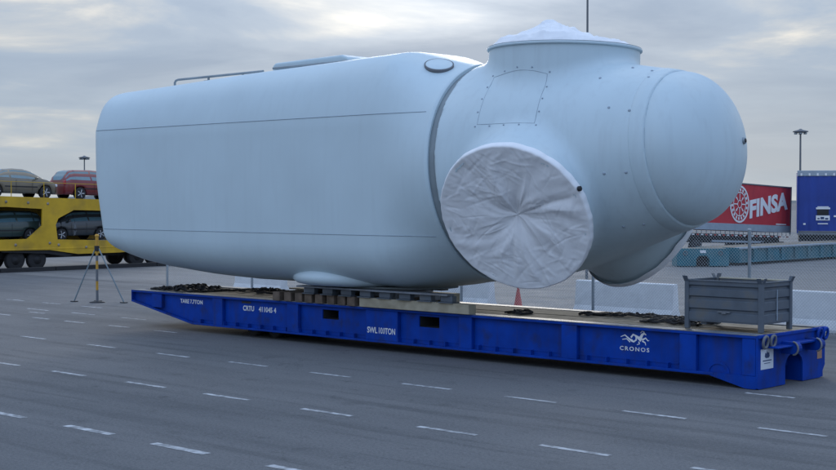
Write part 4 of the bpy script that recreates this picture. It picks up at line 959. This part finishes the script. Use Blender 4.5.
lpart('logo_print', MB().box(gx + .08, gx + .20, yl - .0065, yl - .0045, .82, .90).box(gx + .25, gx + .45, yl - .0065, yl - .0045, .82, .96).box(gx + .5, gx + .68, yl - .0065, yl - .0045, .80, .90), 'navy', BT)
lpart('logo_wheel_arc', MB().box(gx + .1, gx + .66, yl - .004, yl, .54, .60), 'white', BT)
lpart('small_print', MB().box(.32, .45, yl - .004, yl, .50, .60), 'white', BT); lpart('small_print', MB().box(2.0, 2.14, yl - .004, yl, .95, 1.05), 'white', BT)

# teal roll trailers
TA = thing('roll_trailer', 'teal roll trailer head seen end-on, with a dark coupling hole, beyond the fence', 'trailer', (-25.0, 39.5, 0), math.atan2(1.81, 1.96))
lw_ = 2.66
lpart('end_frame', plate([(-lw_ / 2, .06), (-.34, .06), (-.34, .42), (-.2, .58), (.2, .58), (.34, .42), (.34, .06), (lw_ / 2, .06), (lw_ / 2, .86), (lw_ / 2 - .1, .95), (-lw_ / 2 + .1, .95), (-lw_ / 2, .86)], [], .12, frame((0, 0, 0), (1, 0, 0), (0, 0, 1))), 'teal', TA)
lpart('frame_body', MB().box(-1.3, -.36, .07, 1.5, .0, .92, .02).box(.36, 1.3, .07, 1.5, .0, .92, .02).box(-.359, .359, .5, 1.5, .2, .9), 'teal', TA)
lpart('coupling_throat', MB().box(-.30, .30, .47, .49, .05, .5), 'strap', TA)
for x in (-.9, .9): lpart('lashing_ring', MB().tube([(x + .1 * math.cos(t), -.08, .72 + .1 * math.sin(t)) for t in np.linspace(0, 2 * PI, 13)], .025, 6, caps=False), 'mast', TA)
lpart('white_number_plate', MB().box(-.15, .15, -.07, -.061, .72, .86), 'white', TA)
lpart('deck_boards', MB().box(-1.25, 1.25, .1, 1.45, .921, .95), 'plank', TA)
TBt = thing('roll_trailer', 'long teal roll trailer running off to the right beyond the fence, pale deck edge', 'trailer', (-25.6, 50.8, 0))
x1, x0_ = -24.25, -26.85; ya, yb = 41.85, 60.0
part('side_web', MB().box(x1 - .16, x1 - .12, ya, yb, .22, .86), 'teal', TBt); part('side_web', MB().box(x0_ + .12, x0_ + .16, ya, yb, .22, .86), 'teal', TBt)
part('top_flange', MB().box(x1 - .3, x1, ya, yb, .861, .95, .01), 'paletrim', TBt); part('bottom_flange', MB().box(x1 - .25, x1, ya, yb, .15, .219, .01), 'teal', TBt)
for y in np.arange(ya + .05, yb - .2, 1.52): part('stiffener', MB().box(x1 - .119, x1 - .012, y, y + .32, .221, .859), 'teal', TBt)
for y in (46.4, 49.6, 55): part('fork_pocket', MB().box(x1 - .119, x1 - .105, y, y + .5, .55, .78), 'strap', TBt)
part('end_plate', MB().box(x0_, x1 - .01, ya - .03, ya - .001, .15, .94), 'teal', TBt)
for i in range(8): part('deck_plank', MB().box(x0_ + .02 + i * .287, x0_ + .30 + i * .287, ya, yb, .88, .94 + random.uniform(-.008, .008)), 'plank', TBt)
for y in (52, 53.2): part('wheel', MB().lathe([(-.2, .05), (-.2, .24), (.2, .24), (.2, .05)], (x1 - .5, y, .25), (1, 0, 0), 16), 'tyre', TBt)

# ------------------------------------------------------------------ lamp masts
def mast(x, y, h, lab, r=.11, heads=True):
    t = thing('lamp_mast', lab, 'lamp mast', (x, y, 0), group='tall yard lamp masts')
    part('mast_pole', MB().tube([(x, y, 0), (x, y, h)], [r, r * .6], 10), 'mast', t)
    hd = part('lamp_head', MB().lathe([(-.10, .10), (-.02, .62), (.05, .60), (.16, .18), (.24, .06), (.24, 0)], (x, y, h), (0, 0, 1), 20), 'mast', t)
    for k in range(6):
        a = k * PI / 3; part('floodlight', MB().box(x + .42 * math.cos(a) - .1, x + .42 * math.cos(a) + .1, y + .42 * math.sin(a) - .1, y + .42 * math.sin(a) + .1, h - .20, h - .06, .02), 'galv', hd)
    return t
mast(-116.1, 63.3, 8.0, 'short distant lamp mast above the red car at the far left', .10)
mast(-40.1, 79.1, 8.85, 'lamp mast with a round head rising behind the blue lorry trailer')
mast(-23.1, 26.8, 15.5, 'dark lamp mast rising behind the top of the hub and out of the picture', .065)
# far stacked containers between the lorries
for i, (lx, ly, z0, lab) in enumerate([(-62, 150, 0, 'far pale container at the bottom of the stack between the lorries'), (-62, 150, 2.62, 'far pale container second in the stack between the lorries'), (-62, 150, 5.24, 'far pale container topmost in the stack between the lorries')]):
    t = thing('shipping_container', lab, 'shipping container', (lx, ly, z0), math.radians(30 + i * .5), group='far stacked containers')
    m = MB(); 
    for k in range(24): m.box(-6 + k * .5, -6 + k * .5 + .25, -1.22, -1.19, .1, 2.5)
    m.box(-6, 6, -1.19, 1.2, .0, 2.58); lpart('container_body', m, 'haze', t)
    for k in (-6, 5.9): lpart('corner_casting', MB().box(k - .02, k + .12, -1.24, -1.1, .0, 2.6), 'galv', t)
bpy.context.view_layer.update()
